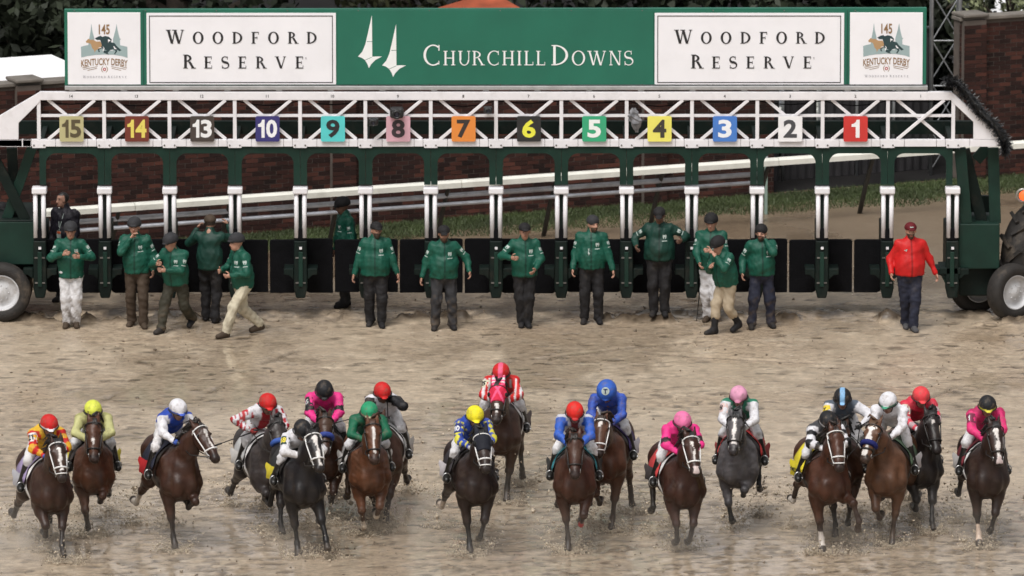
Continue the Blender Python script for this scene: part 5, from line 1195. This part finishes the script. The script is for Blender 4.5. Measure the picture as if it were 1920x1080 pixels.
        if sp.get('hood_x') is not None: m = (f2 > .02) & (np.abs(np.abs(l2)-np.abs(t2-.10)*.55) < .018); hc_[m] = sp['hood_x']; m = (t2 < -.05); hc_[m] = np.where((np.floor(t2[m]*30) % 2)[:,None] > 0, np.array(sp['hood_x']), np.array((.6,.6,.6)))
        for qq in (-1, 1): m = np.linalg.norm(q2-(u*.16+w*qq*.14+v*.05), axis=1) < .036; hc_[m] = (.01,.01,.01)
        body_obj('blinker_hood', c_, f_, hc_, CLOTH, root)
    # ---- saddle, cloth, girth
    def around(x0, x1, a0, a1, off, nx=8, na=22, flare=0.):
        b_ = MB()
        for ix in range(nx+1):
            x = x0+(x1-x0)*ix/nx
            for ia in range(na+1):
                an = R(a0+(a1-a0)*ia/na); fl = flare*((x1-x)/(x1-x0))**1.3; ry, rz = .312+off+fl, .36+off+fl*.4; zz = 1.13+rz*math.cos(an)+(.045*max(0, 1-abs(an)/.7) if x > -.25 else .02)
                b_.v.append((x, (ry+.012*math.sin(ix*1.9+ia))*math.sin(an), zz+dz))
        b_.f = [(ix*(na+1)+ia, ix*(na+1)+ia+1, (ix+1)*(na+1)+ia+1, (ix+1)*(na+1)+ia) for ix in range(nx) for ia in range(na)]; return b_
    cc = sp.get('cloth', ((.55,.55,.55),(.02,.02,.02)))
    o = around(-.42, .16, -88, 88, .016).build('saddle_cloth', mat('cloth_%d' % i, cc[0], .75, .1, 9, bump=.2, grime=.3), root, True); sm = o.modifiers.new('s', 'SOLIDIFY'); sm.thickness = .008
    for qq in (-1, 1):
        o2 = around(-.34, .04, qq*74, qq*108, .030, 8, 8, .07).build('name_panel', mat('clothb_%d' % i, cc[1], .75, .1, 9, grime=.3), root, True)
    if sp.get('cloth_text'):
        vs, fs = text_mesh(sp['cloth_text'], .085, .002); b_ = MB()
        for x, y, _ in vs: an = R(-90)-y/.345; fl = .07*max(0, (.04-(-.15-x))/.38)**1.3; b_.v.append((-.15-x, (.312+.040+fl)*math.sin(an), 1.13+.385*math.cos(an)+dz))
        b_.f = fs; b_.build('lettering', mat('cloth_print', (.02,.02,.02), .7), root)
    sg = SDF((-.38,-.36,1.30), (.30,.36,1.78), .016); sg.cone((-.18,0,1.475), (.10,0,1.485), .075, .065, .04); sg.cone((-.22,0,1.50), (-.26,0,1.53), .07, .06, .03)
    for qq in (-1, 1): sg.cone((.02,qq*.10,1.47), (.08,qq*.27,1.32), .05, .035, .03)
    c_, f_ = sg.mesh(); body_obj('saddle', c_+up, f_, np.tile(np.array((.02,.017,.015)), (len(c_), 1)), CLOTH, root)
    around(.20, .28, -175, 175, .006, 2, 40).build('girth', BTACK if i % 3 else WTACK, root, True)
    yoke = sp.get('yoke')
    # ---- jockey joints
    j = sp['j']; jl = j.get('x', 0.); hgt = j.get('up', 0.)-.05; tw = j.get('lean', 0.); jb = V3(jl,0,dz)
    J = {}
    J['pelvis'] = V3(-.16,0,1.79+hgt)+jb; J['chest'] = V3(.19,tw,1.93+hgt)+jb; J['neck'] = V3(.30,tw*1.2,1.985+hgt)+jb
    lk, nd_ = R(j.get('look', 0)), R((j.get('nod', 12)+9)); J['fw'] = unit((math.cos(lk)*math.cos(nd_), math.sin(lk)*math.cos(nd_), -math.sin(nd_))); J['up'] = V3(math.sin(nd_),0,math.cos(nd_)+.2)
    J['head'] = J['neck']+V3(.105,0,.088)-V3(0,0,.04*math.sin(nd_)); J['chestfw'] = V3(.7,0,-.7); J['lat'] = (0,1,0)
    for s, qq in (('L',1),('R',-1)):
        J['sh'+s] = J['chest']+V3(.055,qq*.20,.010); W = V3(*j.get('w'+s, (.60,qq*.085,1.63)))+V3(0,0,dz)+V3(jl*.5,0,hgt*.5)
        J['el'+s], J['wr'+s] = ik(J['sh'+s], W, .275, .25, j.get('e'+s, (-.15, qq*1.5, -.35))); fa = unit(J['wr'+s]-J['el'+s]); J['hd'+s] = unit(fa+V3(.3,-qq*.2,-.1)); J['hn'+s] = V3(0,-qq,-.3)
        J['hip'+s] = J['pelvis']+V3(0,qq*.105,-.02); A = V3(-.05,qq*.34,1.08)+V3(0,0,dz); J['kn'+s], J['an'+s] = ik(J['hip'+s], A, .40, .41, (1, qq*.22, .1)); J['to'+s] = J['an'+s]+V3(.13,qq*.03,-.05)
    base = V3(0,0,1.45+dz)
    JB = {k: (v_-base if (k in ('pelvis','chest','neck','head') or k[:-1] in ('sh','el','wr','hip','kn','an','to')) else v_) for k, v_ in J.items()}
    jr = empty('person', root.matrix_basis @ Vector(base) if False else Matrix.Translation(root.location) @ Matrix.Rotation(yaw, 4, 'Z') @ Vector(base), yaw); tag(jr, sp['jl'], 'person', 'jockeys riding in the race')
    silk = silks(j); gl = j.get('gloves', (.015,.015,.015))
    jk, M, P = build_person(jr, JB, dict(skin=j.get('skin', (.26,.135,.095)), jacket=silk, trousers=j.get('br', (.60,.59,.60)), boots=(.012,.011,.011), hat='helmet', hatcol=j['cap'] if callable(j['cap']) else capcol(j), seed=500+i*9, hem=.02, cuthem=False, flat=False, boot=.80, leg_end=.22,
        tr=.92, tb=.3, bulk=.90, jr=.95, arm=.070, collar=False, curl=1.15, gloves=gl, wr=.010, belly=.2, hat_line=-.004, hbig=j.get('hbig', 1.14), brim=1., shiny=True, silk=True, hair=(.02,.015,.012), shell=False, hs=1.06))
    # goggles
    hc = JB['head']; fw, lf, u2 = [np.array(x) for x in M]; gg = SDF(hc-.2, hc+.2, .010)
    for qq in (-1, 1): gg.ell(hc+fw*.088+lf*qq*.036+u2*.006, (.028,.036,.024), .012, M)
    c_, f_ = gg.mesh(); body_obj('goggles', c_, f_, np.tile(np.array((.012,.012,.014) if not j.get('clear') else (.16,.15,.14)), (len(c_), 1)), HARD, jr)
    st_ = MB(); pts_s = [hc+fw*(.135*math.cos(R(a_)))*1.08-fw*.012+lf*(.125*math.sin(R(a_)))*1.1+u2*.020 for a_ in range(-115, 116, 10)]; st_.tube(pts_s, .010, 5).build('goggle_strap', BTACK, jr, True)
    MB().tube([hc+lf*.088+u2*.0, hc+fw*.045+lf*.062-u2*.09, hc+fw*.055-u2*.122, hc+fw*.045-lf*.062-u2*.09, hc-lf*.088+u2*.0], .007, 5).build('chin_strap', BTACK, jr, True)
    if j.get('num'):
        s, nm, pc, dc = j['num']; qq = 1 if s == 'L' else -1; a, e = JB['sh'+s], JB['el'+s]; d = unit(e-a); n_ = unit(V3(.75,qq*.65,.25)); n_ = unit(n_-d*(n_@d)); rr = np.cross(-d, n_); c0 = a+(e-a)*.42
        stick_on('number_patch', jk, jr, *grid_patch(.15,.15,4), c0, rr, -d, n_, mat('patch_%d' % i, pc, .7, .03), .006)
        vs, fs = digit_polys(nm, .095, .050 if len(nm) > 1 else .062, .006); A = [(x, y, 0) for x, y in vs]
        stick_on('number', jk, jr, [(x, y) for x, y, _ in A], fs, c0, rr, -d, n_, mat('num_%d' % i, dc, .7, .03), .010)
    if j.get('capmark'):
        cap = [x for x in jr.children if x.name.startswith('helmet')][0]; n_ = unit(u2*.75+fw*.8); rr = lf; up_ = np.cross(n_, rr); c0 = hc+u2*.06
        n = 20; stick_on('cap_roundel', cap, jr, [(0,0)]+[(.06*math.cos(2*math.pi*k/n), .06*math.sin(2*math.pi*k/n)) for k in range(n)], [(0,1+k,1+(k+1)%n) for k in range(n)], c0, rr, up_, n_, LOGO, .005)
        vs, fs = text_mesh(j['capmark'], .1, .003); A = np.array(vs); A[:,:2] -= (A[:,:2].min(0)+A[:,:2].max(0))/2; A *= .072/(A[:,1].max()-A[:,1].min())
        stick_on('cap_letter', cap, jr, [(x, y) for x, y, _ in A], fs, c0, rr, up_, n_, mat('cap_print', (.01,.02,.08), .7), .012)
    # reins and stirrups belong to the horse's tack
    for s, qq in (('L',1),('R',-1)):
        a, b_ = H2(.45,qq*.070,-.05), J['wr'+s]+J['hd'+s]*.07; m_ = (a+b_)/2-V3(0,-qq*.05,.06); MB().tube([a, m_, b_], .009, 5).build('rein', BTACK if sp.get('tack') == 'b' or i % 2 else LEATH, root, True)
        an, to = J['an'+s], J['to'+s]; c0 = an*.35+to*.65-V3(0,0,.045); st = MB(); n = 14
        st.tube([c0+V3(.0, .062*math.cos(2*math.pi*k/n), .075*math.sin(2*math.pi*k/n)+.05) for k in range(n+1)], .009, 6).build('stirrup', STEEL, root, True)
        MB().tube([c0+V3(0,0,.12), V3(.05,qq*.27,1.36+dz)], .010, 5).build('stirrup_leather', LEATH, root)
    if j.get('whip'):
        s, d_, L = j['whip']; W0 = J['wr'+s]+J['hd'+s]*.06; d_ = unit(d_); Mx = Matrix.Translation(root.location) @ Matrix.Rotation(yaw, 4, 'Z')
        A, B = Mx @ Vector(W0-d_*.10), Mx @ Vector(W0+d_*L); wp = empty('riding_whip', A); tag(wp, j['whip_l'], 'whip', 'riding whips of the jockeys')
        MB().tube([(0,0,0), (B-A)*.25], [.014,.012], 7).build('handle', LEATH, wp, True); MB().tube([(B-A)*.25, (B-A)*.8], [.010,.008], 6).build('shaft', BTACK, wp, True); MB().tube([(B-A)*.8, (B-A)*.83, (B-A)], [.009,.017,.013], 6).build('popper', LEATH, wp, True)
    Mx = Matrix.Translation(root.location) @ Matrix.Rotation(yaw, 4, 'Z')
    if DEBUG: print('DBG', i, [round(q) for q in proj(Mx @ Vector(J['head']+V3(0,0,.17)))], 'poll', [round(q) for q in proj(Mx @ Vector(H2(-.02,0,.06)))], 'muz', [round(q) for q in proj(Mx @ Vector(H2(.58,0,0)))], 'low', round(max(proj(Mx @ Vector(L[-1]+up))[1] for L in legs.values())))
    HOOVES.append([(Mx @ Vector(L[-1]+up), nm) for nm, L in legs.items()])
    return root, dz
def capcol(j):
    c, band = np.array(j['cap'], float), j.get('band')
    def f(co, q):
        col = np.tile(c, (len(co), 1))
        if band is not None: col[(q[:,2] < .052)] = band
        if j.get('stripe') is not None: col[np.abs(q[:,1]) < .036] = j['stripe']
        return col
    return f
def silks(j):
    body, slv = np.array(j['body'], float), np.array(j.get('slv', j['body']), float); pat = j.get('pat'); c2 = np.array(j.get('c2', (0,0,0)), float); bpat = j.get('bpat'); b2 = np.array(j.get('b2', (0,0,0)), float)
    def f(P, J):
        col = np.tile(body, (len(P), 1)); tor = seg_t(P, J['pelvis'], J['chest'])[1]-.13
        y = P[:,1]; ang = np.arctan2(P[:,1]-J['chest'][1], P[:,2]-J['chest'][2]); x = P[:,0]
        if bpat == 'yoke': col[x > J['chest'][0]-.02] = b2
        if bpat == 'diamond': col[((np.floor((y+x)*11)+np.floor((y-x)*11)) % 2) > 0] = b2
        if bpat == 'hoops': col[(np.floor(x*9) % 2) > 0] = b2
        if bpat == 'vee': col[np.abs(y) > .05+.35*np.abs(x-J['chest'][0]-.1)] = b2
        if bpat == 'center': col[np.abs(y) < .075] = b2
        for s in 'LR':
            t1, d1 = seg_t(P, J['sh'+s], J['el'+s]); t2, d2 = seg_t(P, J['el'+s], J['wr'+s]); m = (np.minimum(d1, d2) < .105) & ((t1 > .02) | (d2 < .1)); tt = np.where(d1 < d2, t1*.5, .5+t2*.5)
            sc = np.tile(slv, (len(P), 1))
            if pat == 'bands': sc[(np.floor(tt*7) % 2) > 0] = c2
            if pat == 'band': sc[(tt > .32) & (tt < .5)] = c2
            if pat == 'low': sc[tt > .52] = c2
            if pat == 'diamond': q = P-J['sh'+s]; an = np.arctan2(q[:,1], q[:,0]); sc[((np.floor(tt*6+an*1.3)+np.floor(tt*6-an*1.3)) % 2) > 0] = c2
            if pat == 'blocks': sc[((np.floor(tt*6)+np.floor(P[:,1]*22)) % 2) > 0] = c2
            if pat == 'stripe': q = P-J['sh'+s]; sc[np.sin(q[:,1]*75) > .25] = c2
            col[m] = sc[m]
            cf = j.get('cuff')
            if cf is not None: col[m & (tt > .94)] = cf
        return col
    return f
RED, WH_, PINK, BLUE, YEL, BK_ = (.52,.014,.014), (.66,.65,.68), (.72,.03,.22), (.02,.06,.36), (.72,.56,.02), (.012,.012,.014)
DB, BAY, CHS, BLC, GRY = (.034,.016,.010), (.062,.026,.014), (.115,.048,.022), (.011,.010,.011), (.078,.080,.088)
NUMW = (.62,.60,.58)
HORSES = [
 dict(px=84, gy=1033, yaw=14, lift=0, legs='fEBS', coat=DB, points=(.014,.011,.010), blaze=(.016,.026,.10,.44), tack='w', figure8=1, neck=34, socks={'HL':.25}, cloth=((.30,.24,.40),(.42,.42,.46)), hl='dark bay horse with white blaze and white noseband, number 21, front left corner',
   j=dict(cap=RED, band=WH_, body=(.66,.40,.03), slv=RED, pat='bands', c2=(.66,.34,.02), num=('R','21',NUMW,(.015,.015,.02)), whip=None, cuff=(.05,.12,.4)), jl='jockey in yellow and red silks with banded sleeves, red cap, number 21'),
 dict(px=176, gy=998, yaw=3, lift=.10, legs='SFfB', coat=BAY, points=(.02,.014,.012), blaze=(.018,.014,.24,.34), tack='b', neck=37, hpitch=66, cloth=((.05,.04,.04),(.70,.60,.05)), hl='bay horse with a small white star, dark bridle, second from the left',
   j=dict(up=-0.07, cap=(.60,.64,.08), band=BK_, body=(.34,.33,.13), slv=(.46,.45,.20), bpat='hoops', b2=(.05,.045,.02), look=8), jl='jockey in olive yellow silks with bright yellow green cap'),
 dict(px=322, gy=1020, yaw=17, lift=0, legs='PFBf', coat=(.042,.019,.012), points=(.018,.013,.011), blaze=(.020,.014,.08,.42), tack='w', neck=36, hyaw=20, hpitch=50, socks={'HR':.75,'HL':.5}, sockcol=(.50,.44,.38), cloth=((.012,.014,.03),(.45,.02,.025)), hl='brown horse angled to the right with white bridle and white hind sock',
   j=dict(up=0.04, cap=WH_, band=(.05,.10,.45), body=BLUE, slv=WH_, bpat=None, look=10, cuff=(.05,.1,.4), br=(.62,.60,.60)), jl='jockey in white sleeves and blue body with white cap'),
 dict(px=492, gy=985, yaw=14, lift=.02, legs='FEBf', coat=(.038,.034,.034), points=(.018,.016,.016), roll=(.04,.09,.32), tack='b', neck=33, hpitch=62, blaze=(.03,.045,.34,.5), cloth=((.5,.5,.5),(.62,.60,.58)), hl='dark grey horse with blue shadow roll behind the black horse',
   j=dict(cap=RED, body=WH_, slv=WH_, pat='blocks', c2=(.42,.02,.03), bpat='center', b2=(.40,.02,.03), wR=(.30,-.26,1.66), whip=('R',(-.15,-1,-.35),.62), whip_l='long black whip pointing left from the red and white jockey', gloves=(.25,.02,.02)), jl='jockey in white silks with red blocks and red cap holding a whip out'),
 dict(px=608, gy=962, yaw=2, lift=.0, legs='EfBf', coat=(.050,.024,.015), points=(.03,.022,.018), roll=(.03,.05,.22), tack='b', neck=26, hpitch=58, cloth=((.03,.03,.03),(.45,.05,.04)), hl='bay horse with dark blue shadow roll behind the black horse and the chestnut',
   j=dict(cap=BK_, body=PINK, slv=PINK, pat='band', c2=BK_, up=0.06, nod=28, num=('R','6',(.02,.02,.02),(.5,.5,.5)), whip=('L',(.1,.9,.25),.5), whip_l='whip pointing right from the pink jockey in the black cap'), jl='jockey in hot pink silks with black armbands and black cap'),
 dict(px=558, gy=1031, yaw=12, lift=0, legs='PEfB', coat=BLC, points=(.010,.009,.009), blaze=(.022,.026,.06,.50), tack='w', neck=38, hyaw=6, lean={'FL':.14}, cloth=((.02,.02,.02),(.66,.55,.04)), hl='black horse with wide white blaze and white bridle, number 18',
   j=dict(cap=BK_, body=WH_, slv=WH_, pat='low', c2=(.60,.59,.60), bpat='vee', b2=WH_, num=('R','18',(.02,.05,.04),(.70,.58,.05)), nod=26, up=-0.16, look=6), jl='jockey in white silks and black cap on the black horse, number 18'),
 dict(px=722, gy=962, yaw=-4, lift=0, legs='SEfB', coat=(.05,.025,.016), points=(.03,.022,.018), tack='b', neck=24, cloth=((.4,.4,.4),(.5,.48,.46)), hl='dark horse hidden behind the chestnut with the green capped jockey',
   j=dict(cap=RED, body=WH_, slv=BK_, bpat='yoke', b2=WH_, look=18, up=.02, wL=(.36,.13,1.98), eL=(-.1,1,-.6), pat=None, skin=SK3), jl='jockey in white with black sleeves raising a hand to his red cap'),
 dict(px=688, gy=995, yaw=6, lift=.06, legs='SfFf', coat=(.092,.040,.020), points=(.06,.035,.022), mane=(.05,.022,.012), blaze=(.020,.011,.08,.46), tack='b', neck=36, hpitch=64, socks={'FR':.35,'FL':.2}, sockcol=(.5,.42,.34), cloth=((.5,.48,.46),(.66,.64,.62)), hl='chestnut horse with narrow white blaze under the green capped jockey',
   j=dict(up=-0.08, cap=(.02,.26,.12), band=(.35,.32,.2), body=(.008,.10,.05), slv=(.008,.11,.055), look=-5, whip=('R',(.05,-1,-.55),.55), whip_l='black whip pointing down left from the green jockey'), jl='jockey in plain green silks and green cap'),
 dict(px=882, gy=1027, yaw=10, lift=0, legs='PSBf', coat=(.022,.014,.012), points=(.010,.009,.009), hood=(.012,.013,.020), tack='w', figure8=1, neck=34, socks={'HR':.6}, sockcol=(.40,.33,.27), cloth=((.03,.025,.03),(.55,.52,.55)), lean={'FL':-.16,'FR':-.12}, hl='very dark horse in a black blinker hood with white noseband, number 10',
   j=dict(cap=(.76,.66,.02), body=BLUE, slv=BLUE, pat='diamond', c2=(.66,.60,.05), num=('R','10',(.02,.03,.16),(.65,.65,.68)), gloves=(.6,.6,.6), cuff=(.6,.6,.6)), jl='jockey in blue silks with yellow diamond sleeves and yellow cap, number 10'),
 dict(px=943, gy=930, yaw=-4, lift=0, legs='fPBS', coat=(.044,.024,.017), points=(.025,.02,.017), hood=(.58,.02,.06), hood_x=(.80,.10,.22), tack='b', neck=33, blaze=(.02,.02,.3,.44), cloth=((.5,.5,.5),(.1,.08,.08)), hl='bay horse in a bright red blinker hood, number 15, far behind the field',
   j=dict(up=-0.08, cap=RED, stripe=(.75,.10,.20), band=BK_, body=RED, slv=RED, pat='stripe', c2=(.66,.62,.64), num=('R','15',(.60,.56,.42),(.02,.02,.02))), jl='jockey in red silks with white striped sleeves and red pink cap, number 15'),
 dict(px=1077, gy=1023, yaw=0, lift=0, legs='PfFB', coat=(.050,.022,.014), points=(.022,.015,.012), tack='b', neck=28, hpitch=68, wraps={'FL':(.30,.03,.03)}, cloth=((.03,.20,.24),(.04,.04,.04)), hl='bay horse with plain dark head and a red ankle wrap',
   j=dict(up=0.04, cap=(.62,.02,.015), band=(.40,.02,.02), body=(.16,.03,.03), slv=(.03,.10,.45), bpat='vee', b2=(.5,.5,.55), br=(.68,.67,.68), look=3, whip=('R',(-.35,-.55,-.55),.35), whip_l='short dark whip low beside the red capped jockey in blue sleeves', nod=20), jl='jockey in blue sleeves and maroon body with red cap'),
 dict(px=1143, gy=983, yaw=-7, lift=0, legs='fPBS', coat=(.075,.034,.020), points=(.045,.03,.022), blaze=(.022,.012,.06,.14), tack='w', neck=24, figure8=1, cloth=((.05,.03,.12),(.55,.52,.58)), hl='brown horse with white bridle and small star behind the plain headed bay',
   j=dict(cap=(.03,.10,.42), body=(.04,.09,.42), slv=(.03,.08,.38), pat='stripe', c2=(.03,.06,.30), nod=26, up=.05, hbig=1.34, capmark='T'), jl='jockey in blue with head down showing a round white T badge'),
 dict(px=1268, gy=1028, yaw=11, lift=.13, legs='SSFB', coat=(.036,.015,.010), points=(.014,.011,.010), blaze=(.012,.012,.10,.38), snip=1, tack='w', neck=35, cloth=((.52,.05,.05),(.06,.05,.05)), hl='dark bay horse off the ground with white bridle and pink capped jockey',
   j=dict(cap=(.70,.16,.34), band=(.28,.04,.10), body=PINK, slv=PINK, pat='band', c2=(.03,.015,.02), up=-.03, nod=18), jl='jockey in hot pink silks and pink cap, nearest of the pink riders'),
 dict(px=1388, gy=990, yaw=-6, lift=.13, legs='SFfF', coat=GRY, points=(.022,.022,.024), blaze=(.020,.030,.05,.44), tack='b', neck=36, hpitch=60, cloth=((.52,.05,.05),(.3,.04,.04)), hl='iron grey horse with white face marking, number 8',
   j=dict(cap=(.66,.30,.44), band=(.45,.16,.25), body=(.02,.17,.10), slv=WH_, bpat=None, num=('R','8',(.62,.45,.42),(.015,.015,.015)), up=.05), jl='jockey with white sleeves, green body and pale pink cap, number 8'),
 dict(px=1540, gy=1024, yaw=10, lift=0, lean={'FL':.30}, legs='PKfB', coat=(.056,.023,.013), points=(.028,.016,.012), tack='w', figure8=1, neck=38, hpitch=64, socks={'FR':.45,'HR':.2}, sockcol=(.52,.47,.42), cloth=((.70,.58,.03),(.70,.58,.03)), cloth_text='VEKOMA', hl='bay horse with white bridle and yellow saddle cloth lifting one foreleg high',
   j=dict(cap=BK_, band=WH_, body=(.05,.05,.055), slv=WH_, pat='bands', c2=BK_, up=-.08, nod=24, whip=('R',(-.45,-.55,-.45),.45), whip_l='black whip low behind the black and white sleeved jockey'), jl='jockey in black and white banded sleeves and black cap on the yellow clothed horse'),
 dict(px=1578, gy=997, yaw=-2, lift=0, legs='PSBf', coat=DB, points=(.014,.012,.011), tack='b', neck=26, cloth=((.5,.5,.52),(.55,.53,.53)), hl='dark horse hidden behind the bay with the yellow saddle cloth',
   j=dict(cap=BK_, stripe=(.22,.42,.66), body=(.08,.10,.13), slv=WH_, pat=None, num=('R','7',(.70,.52,.03),(.02,.02,.02)), up=0.05, wL=(.50,.30,1.72), whip=('L',(.1,.85,.55),.45), whip_l='black whip held up by the jockey in the black and light blue cap'), jl='jockey in white sleeves with black and light blue striped cap, number 7'),
 dict(px=1670, gy=1009, yaw=-10, lift=0, legs='fPFB', coat=(.10,.052,.030), points=(.055,.036,.026), mane=(.10,.055,.03), blaze=(.042,.034,.04,.50), roll=(.012,.016,.11), tack='b', neck=35, hyaw=-14, hpitch=56, cloth=((.10,.16,.10),(.62,.60,.62)), hl='light chestnut horse with broad white face and dark blue shadow roll',
   j=dict(cap=WH_, band=(.05,.25,.15), body=WH_, slv=WH_, up=.09, look=-10, br=(.62,.60,.61)), jl='jockey all in white with white cap'),
 dict(px=1715, gy=976, yaw=9, lift=.0, legs='fEFB', coat=(.016,.013,.013), points=(.010,.009,.009), blaze=(.015,.013,.10,.15), tack='b', neck=39, hyaw=5, hpitch=62, cloth=((.02,.02,.02),(.55,.53,.53)), hl='black horse with a small white star, number 2',
   j=dict(cap=(.68,.05,.06), body=(.58,.03,.06), slv=(.60,.05,.08), pat='bands', c2=(.50,.36,.38), num=('R','2',(.62,.56,.46),(.02,.02,.02)), up=.05, cuff=WH_), jl='jockey in coral red silks with grey banded sleeves, number 2'),
 dict(px=1842, gy=1013, yaw=5, lift=0, legs='PSff', coat=(.026,.015,.012), points=(.012,.010,.010), blaze=(.020,.034,.06,.56), snip=1, tack='b', neck=36, hpitch=62, hyaw=4, socks={'FR':.5}, sockcol=(.58,.45,.36), lean={'FL':-.17,'FR':-.08}, cloth=((.16,.02,.03),(.50,.48,.47)), hl='dark horse with broad white blaze and one pale foreleg, number 1, at the right',
   j=dict(cap=BK_, band=(.55,.50,.05), body=(.42,.02,.10), slv=(.64,.03,.16), num=('R','1',(.16,.015,.05),(.62,.6,.6)), whip=('R',(-.25,-.7,-.5),.45), whip_l='black whip at the left side of the rightmost jockey', up=0.05, clear=1), jl='jockey in crimson pink silks with black cap, number 1'),
]
HOOVES = []; DEBUG = False
for i, sp in enumerate(HORSES): build_horse(i, sp)
# ================================================================== FLYING MUD
MUD = mat('flying_mud', (.54,.45,.34), .45, .25, 5); MUDD = mat('flying_dark_mud', (.15,.112,.076), .5, .4, 9)
OCT = np.array([(1,0,0),(-1,0,0),(0,1,0),(0,-1,0),(0,0,1),(0,0,-1)], float); OCF = np.array([(0,2,4),(2,1,4),(1,3,4),(3,0,4),(2,0,5),(1,2,5),(3,1,5),(0,3,5)])
MUDG = mat('churned_gate_mud', (.055,.042,.032), .5, .4, 7)
def clods(name, P, sz, m, seed):
    rg = np.random.default_rng(seed); n = len(P); A = rg.normal(size=(n,3,3)); Q, _ = np.linalg.qr(A); s = sz[:,None]*rg.uniform(.5,1.4,(n,3)); V = OCT[None]*(1+rg.uniform(-.3,.3,(n,6,1))); V = V*s[:,None,:]; V = np.einsum('nij,nkj->nki', Q, V)+P[:,None,:]
    return link(name, np_mesh(name, V.reshape(-1,3), (OCF[None]+6*np.arange(n)[:,None,None]).reshape(-1,3)), m, None, True)
TET = np.array([(1,1,1),(-1,-1,1),(-1,1,-1),(1,-1,-1)], float)*.6; TEF = np.array([(0,2,1),(0,1,3),(0,3,2),(1,2,3)])
def drops(name, P, sz, m, seed):
    rg = np.random.default_rng(seed); n = len(P); Q, _ = np.linalg.qr(rg.normal(size=(n,3,3))); V = TET[None]*(sz[:,None]*rg.uniform(.6,1.6,(n,3)))[:,None,:]; V = np.einsum('nij,nkj->nki', Q, V)+P[:,None,:]
    return link(name, np_mesh(name, V.reshape(-1,3), (TEF[None]+4*np.arange(n)[:,None,None]).reshape(-1,3)), m, None)
def mud_for(i, hs):
    rg = np.random.default_rng(900+i); P = []; S = []
    for h, nm in hs:
        g0 = gz(h.x, h.y); hh = h.z-g0
        if hh < .14:      # crown of mud thrown up round the planted hoof
            n = 1200; a = rg.uniform(0, 2*np.pi, n); r = np.abs(rg.normal(.13,.07,n)); lob = .5+.5*np.sin(a*3+i)+.4*np.sin(a*7+2*i); zz = np.abs(rg.normal(0,.12,n))*np.clip(lob,.15,1.5)*np.clip(r/.1,.3,1.4)
            P.append(np.stack([h.x+np.cos(a)*(r+zz*.5)*1.2, h.y+np.sin(a)*(r+zz*.5), g0+zz], 1)); S.append(rg.gamma(2.0,.0030,n)+.002)
        elif hh < .75:    # clods flung back off a lifted hoof
            n = 110; u = rg.random(n); P.append(np.stack([h.x+rg.normal(0,.04+.12*u,n), h.y+u*1.1+rg.normal(0,.05,n), g0+np.maximum(.02, hh+.35*u-.9*u*u+rg.normal(0,.09,n))], 1)); S.append(rg.gamma(2.,.0045,n)+.003)
            n = 420; a = rg.uniform(0,2*np.pi,n); r = np.abs(rg.normal(.07,.10,n)); P.append(np.stack([h.x+np.cos(a)*r*1.4, h.y+.25+np.sin(a)*r, g0+np.abs(rg.normal(0,.07,n))*rg.random(n)*1.6], 1)); S.append(rg.gamma(2.,.0030,n)+.002)
    c = np.mean([tuple(h) for h, _ in hs], 0); n = 130; P.append(np.stack([c[0]+rg.normal(0,.5,n), c[1]+rg.uniform(.2,2.6,n), np.abs(rg.normal(.30,.34,n))+.02], 1)); S.append(rg.gamma(2.,.0048,n)+.003)
    P = np.concatenate(P); S = np.concatenate(S)
    o = drops('mud_splash', P, S, MUD, i); tag(o, 'spray of mud clods kicked up by the ' + HORSES[i]['hl'].split(',')[0], 'mud', 'mud splashes under the horses', kind='stuff')
for i, hs in enumerate(HOOVES): mud_for(i, hs)
def loose_clods():
    rg = np.random.default_rng(31); n = 3000; x = rg.uniform(-9.7,9.7,n); y = rg.uniform(-24.5,2.5,n); k = fbm(x*.5+3, y*.4+44, 123, 3) > .47; x, y = x[k], y[k]; z = np.array([gz(a, b) for a, b in zip(x, y)])+.006
    tag(clods('loose_clods', np.stack([x,y,z],1), rg.gamma(1.8,.0065,len(x))+.003, MUDD, 5), 'small dark clods of mud scattered over the track', 'mud', kind='stuff')
loose_clods()
# ================================================================== SPRAY hanging low over the running field
def spray():
    m = bpy.data.materials.new('muddy_spray'); m.use_nodes = True; n = m.node_tree.nodes; l = m.node_tree.links
    n.remove(n['Principled BSDF']); v = n.new('ShaderNodeVolumePrincipled'); v.inputs['Color'].default_value = (.97,.93,.87,1); v.inputs['Anisotropy'].default_value = .2
    g = n.new('ShaderNodeNewGeometry'); sp = n.new('ShaderNodeSeparateXYZ'); l.new(g.outputs['Position'], sp.inputs[0])
    nz = n.new('ShaderNodeTexNoise'); nz.inputs['Scale'].default_value = .75; nz.inputs['Detail'].default_value = 3; l.new(g.outputs['Position'], nz.inputs['Vector'])
    mr = n.new('ShaderNodeMapRange'); mr.inputs['From Min'].default_value = .46; mr.inputs['From Max'].default_value = .72; mr.inputs['To Max'].default_value = .21; l.new(nz.outputs['Fac'], mr.inputs[0])
    hz = n.new('ShaderNodeMapRange'); hz.inputs['From Min'].default_value = .05; hz.inputs['From Max'].default_value = .95; hz.inputs['To Min'].default_value = 1; hz.inputs['To Max'].default_value = 0; l.new(sp.outputs['Z'], hz.inputs[0])
    mu = n.new('ShaderNodeMath'); mu.operation = 'MULTIPLY'; l.new(mr.outputs[0], mu.inputs[0]); l.new(hz.outputs[0], mu.inputs[1]); l.new(mu.outputs[0], v.inputs['Density'])
    l.new(v.outputs[0], n['Material Output'].inputs['Volume'])
    o = MB().box(-10.5, 10.5, -23.5, -9.0, -.2, 1.0).build('spray', m, None); tag(o, 'thin muddy spray hanging low behind the galloping horses', 'spray', kind='stuff')
spray()
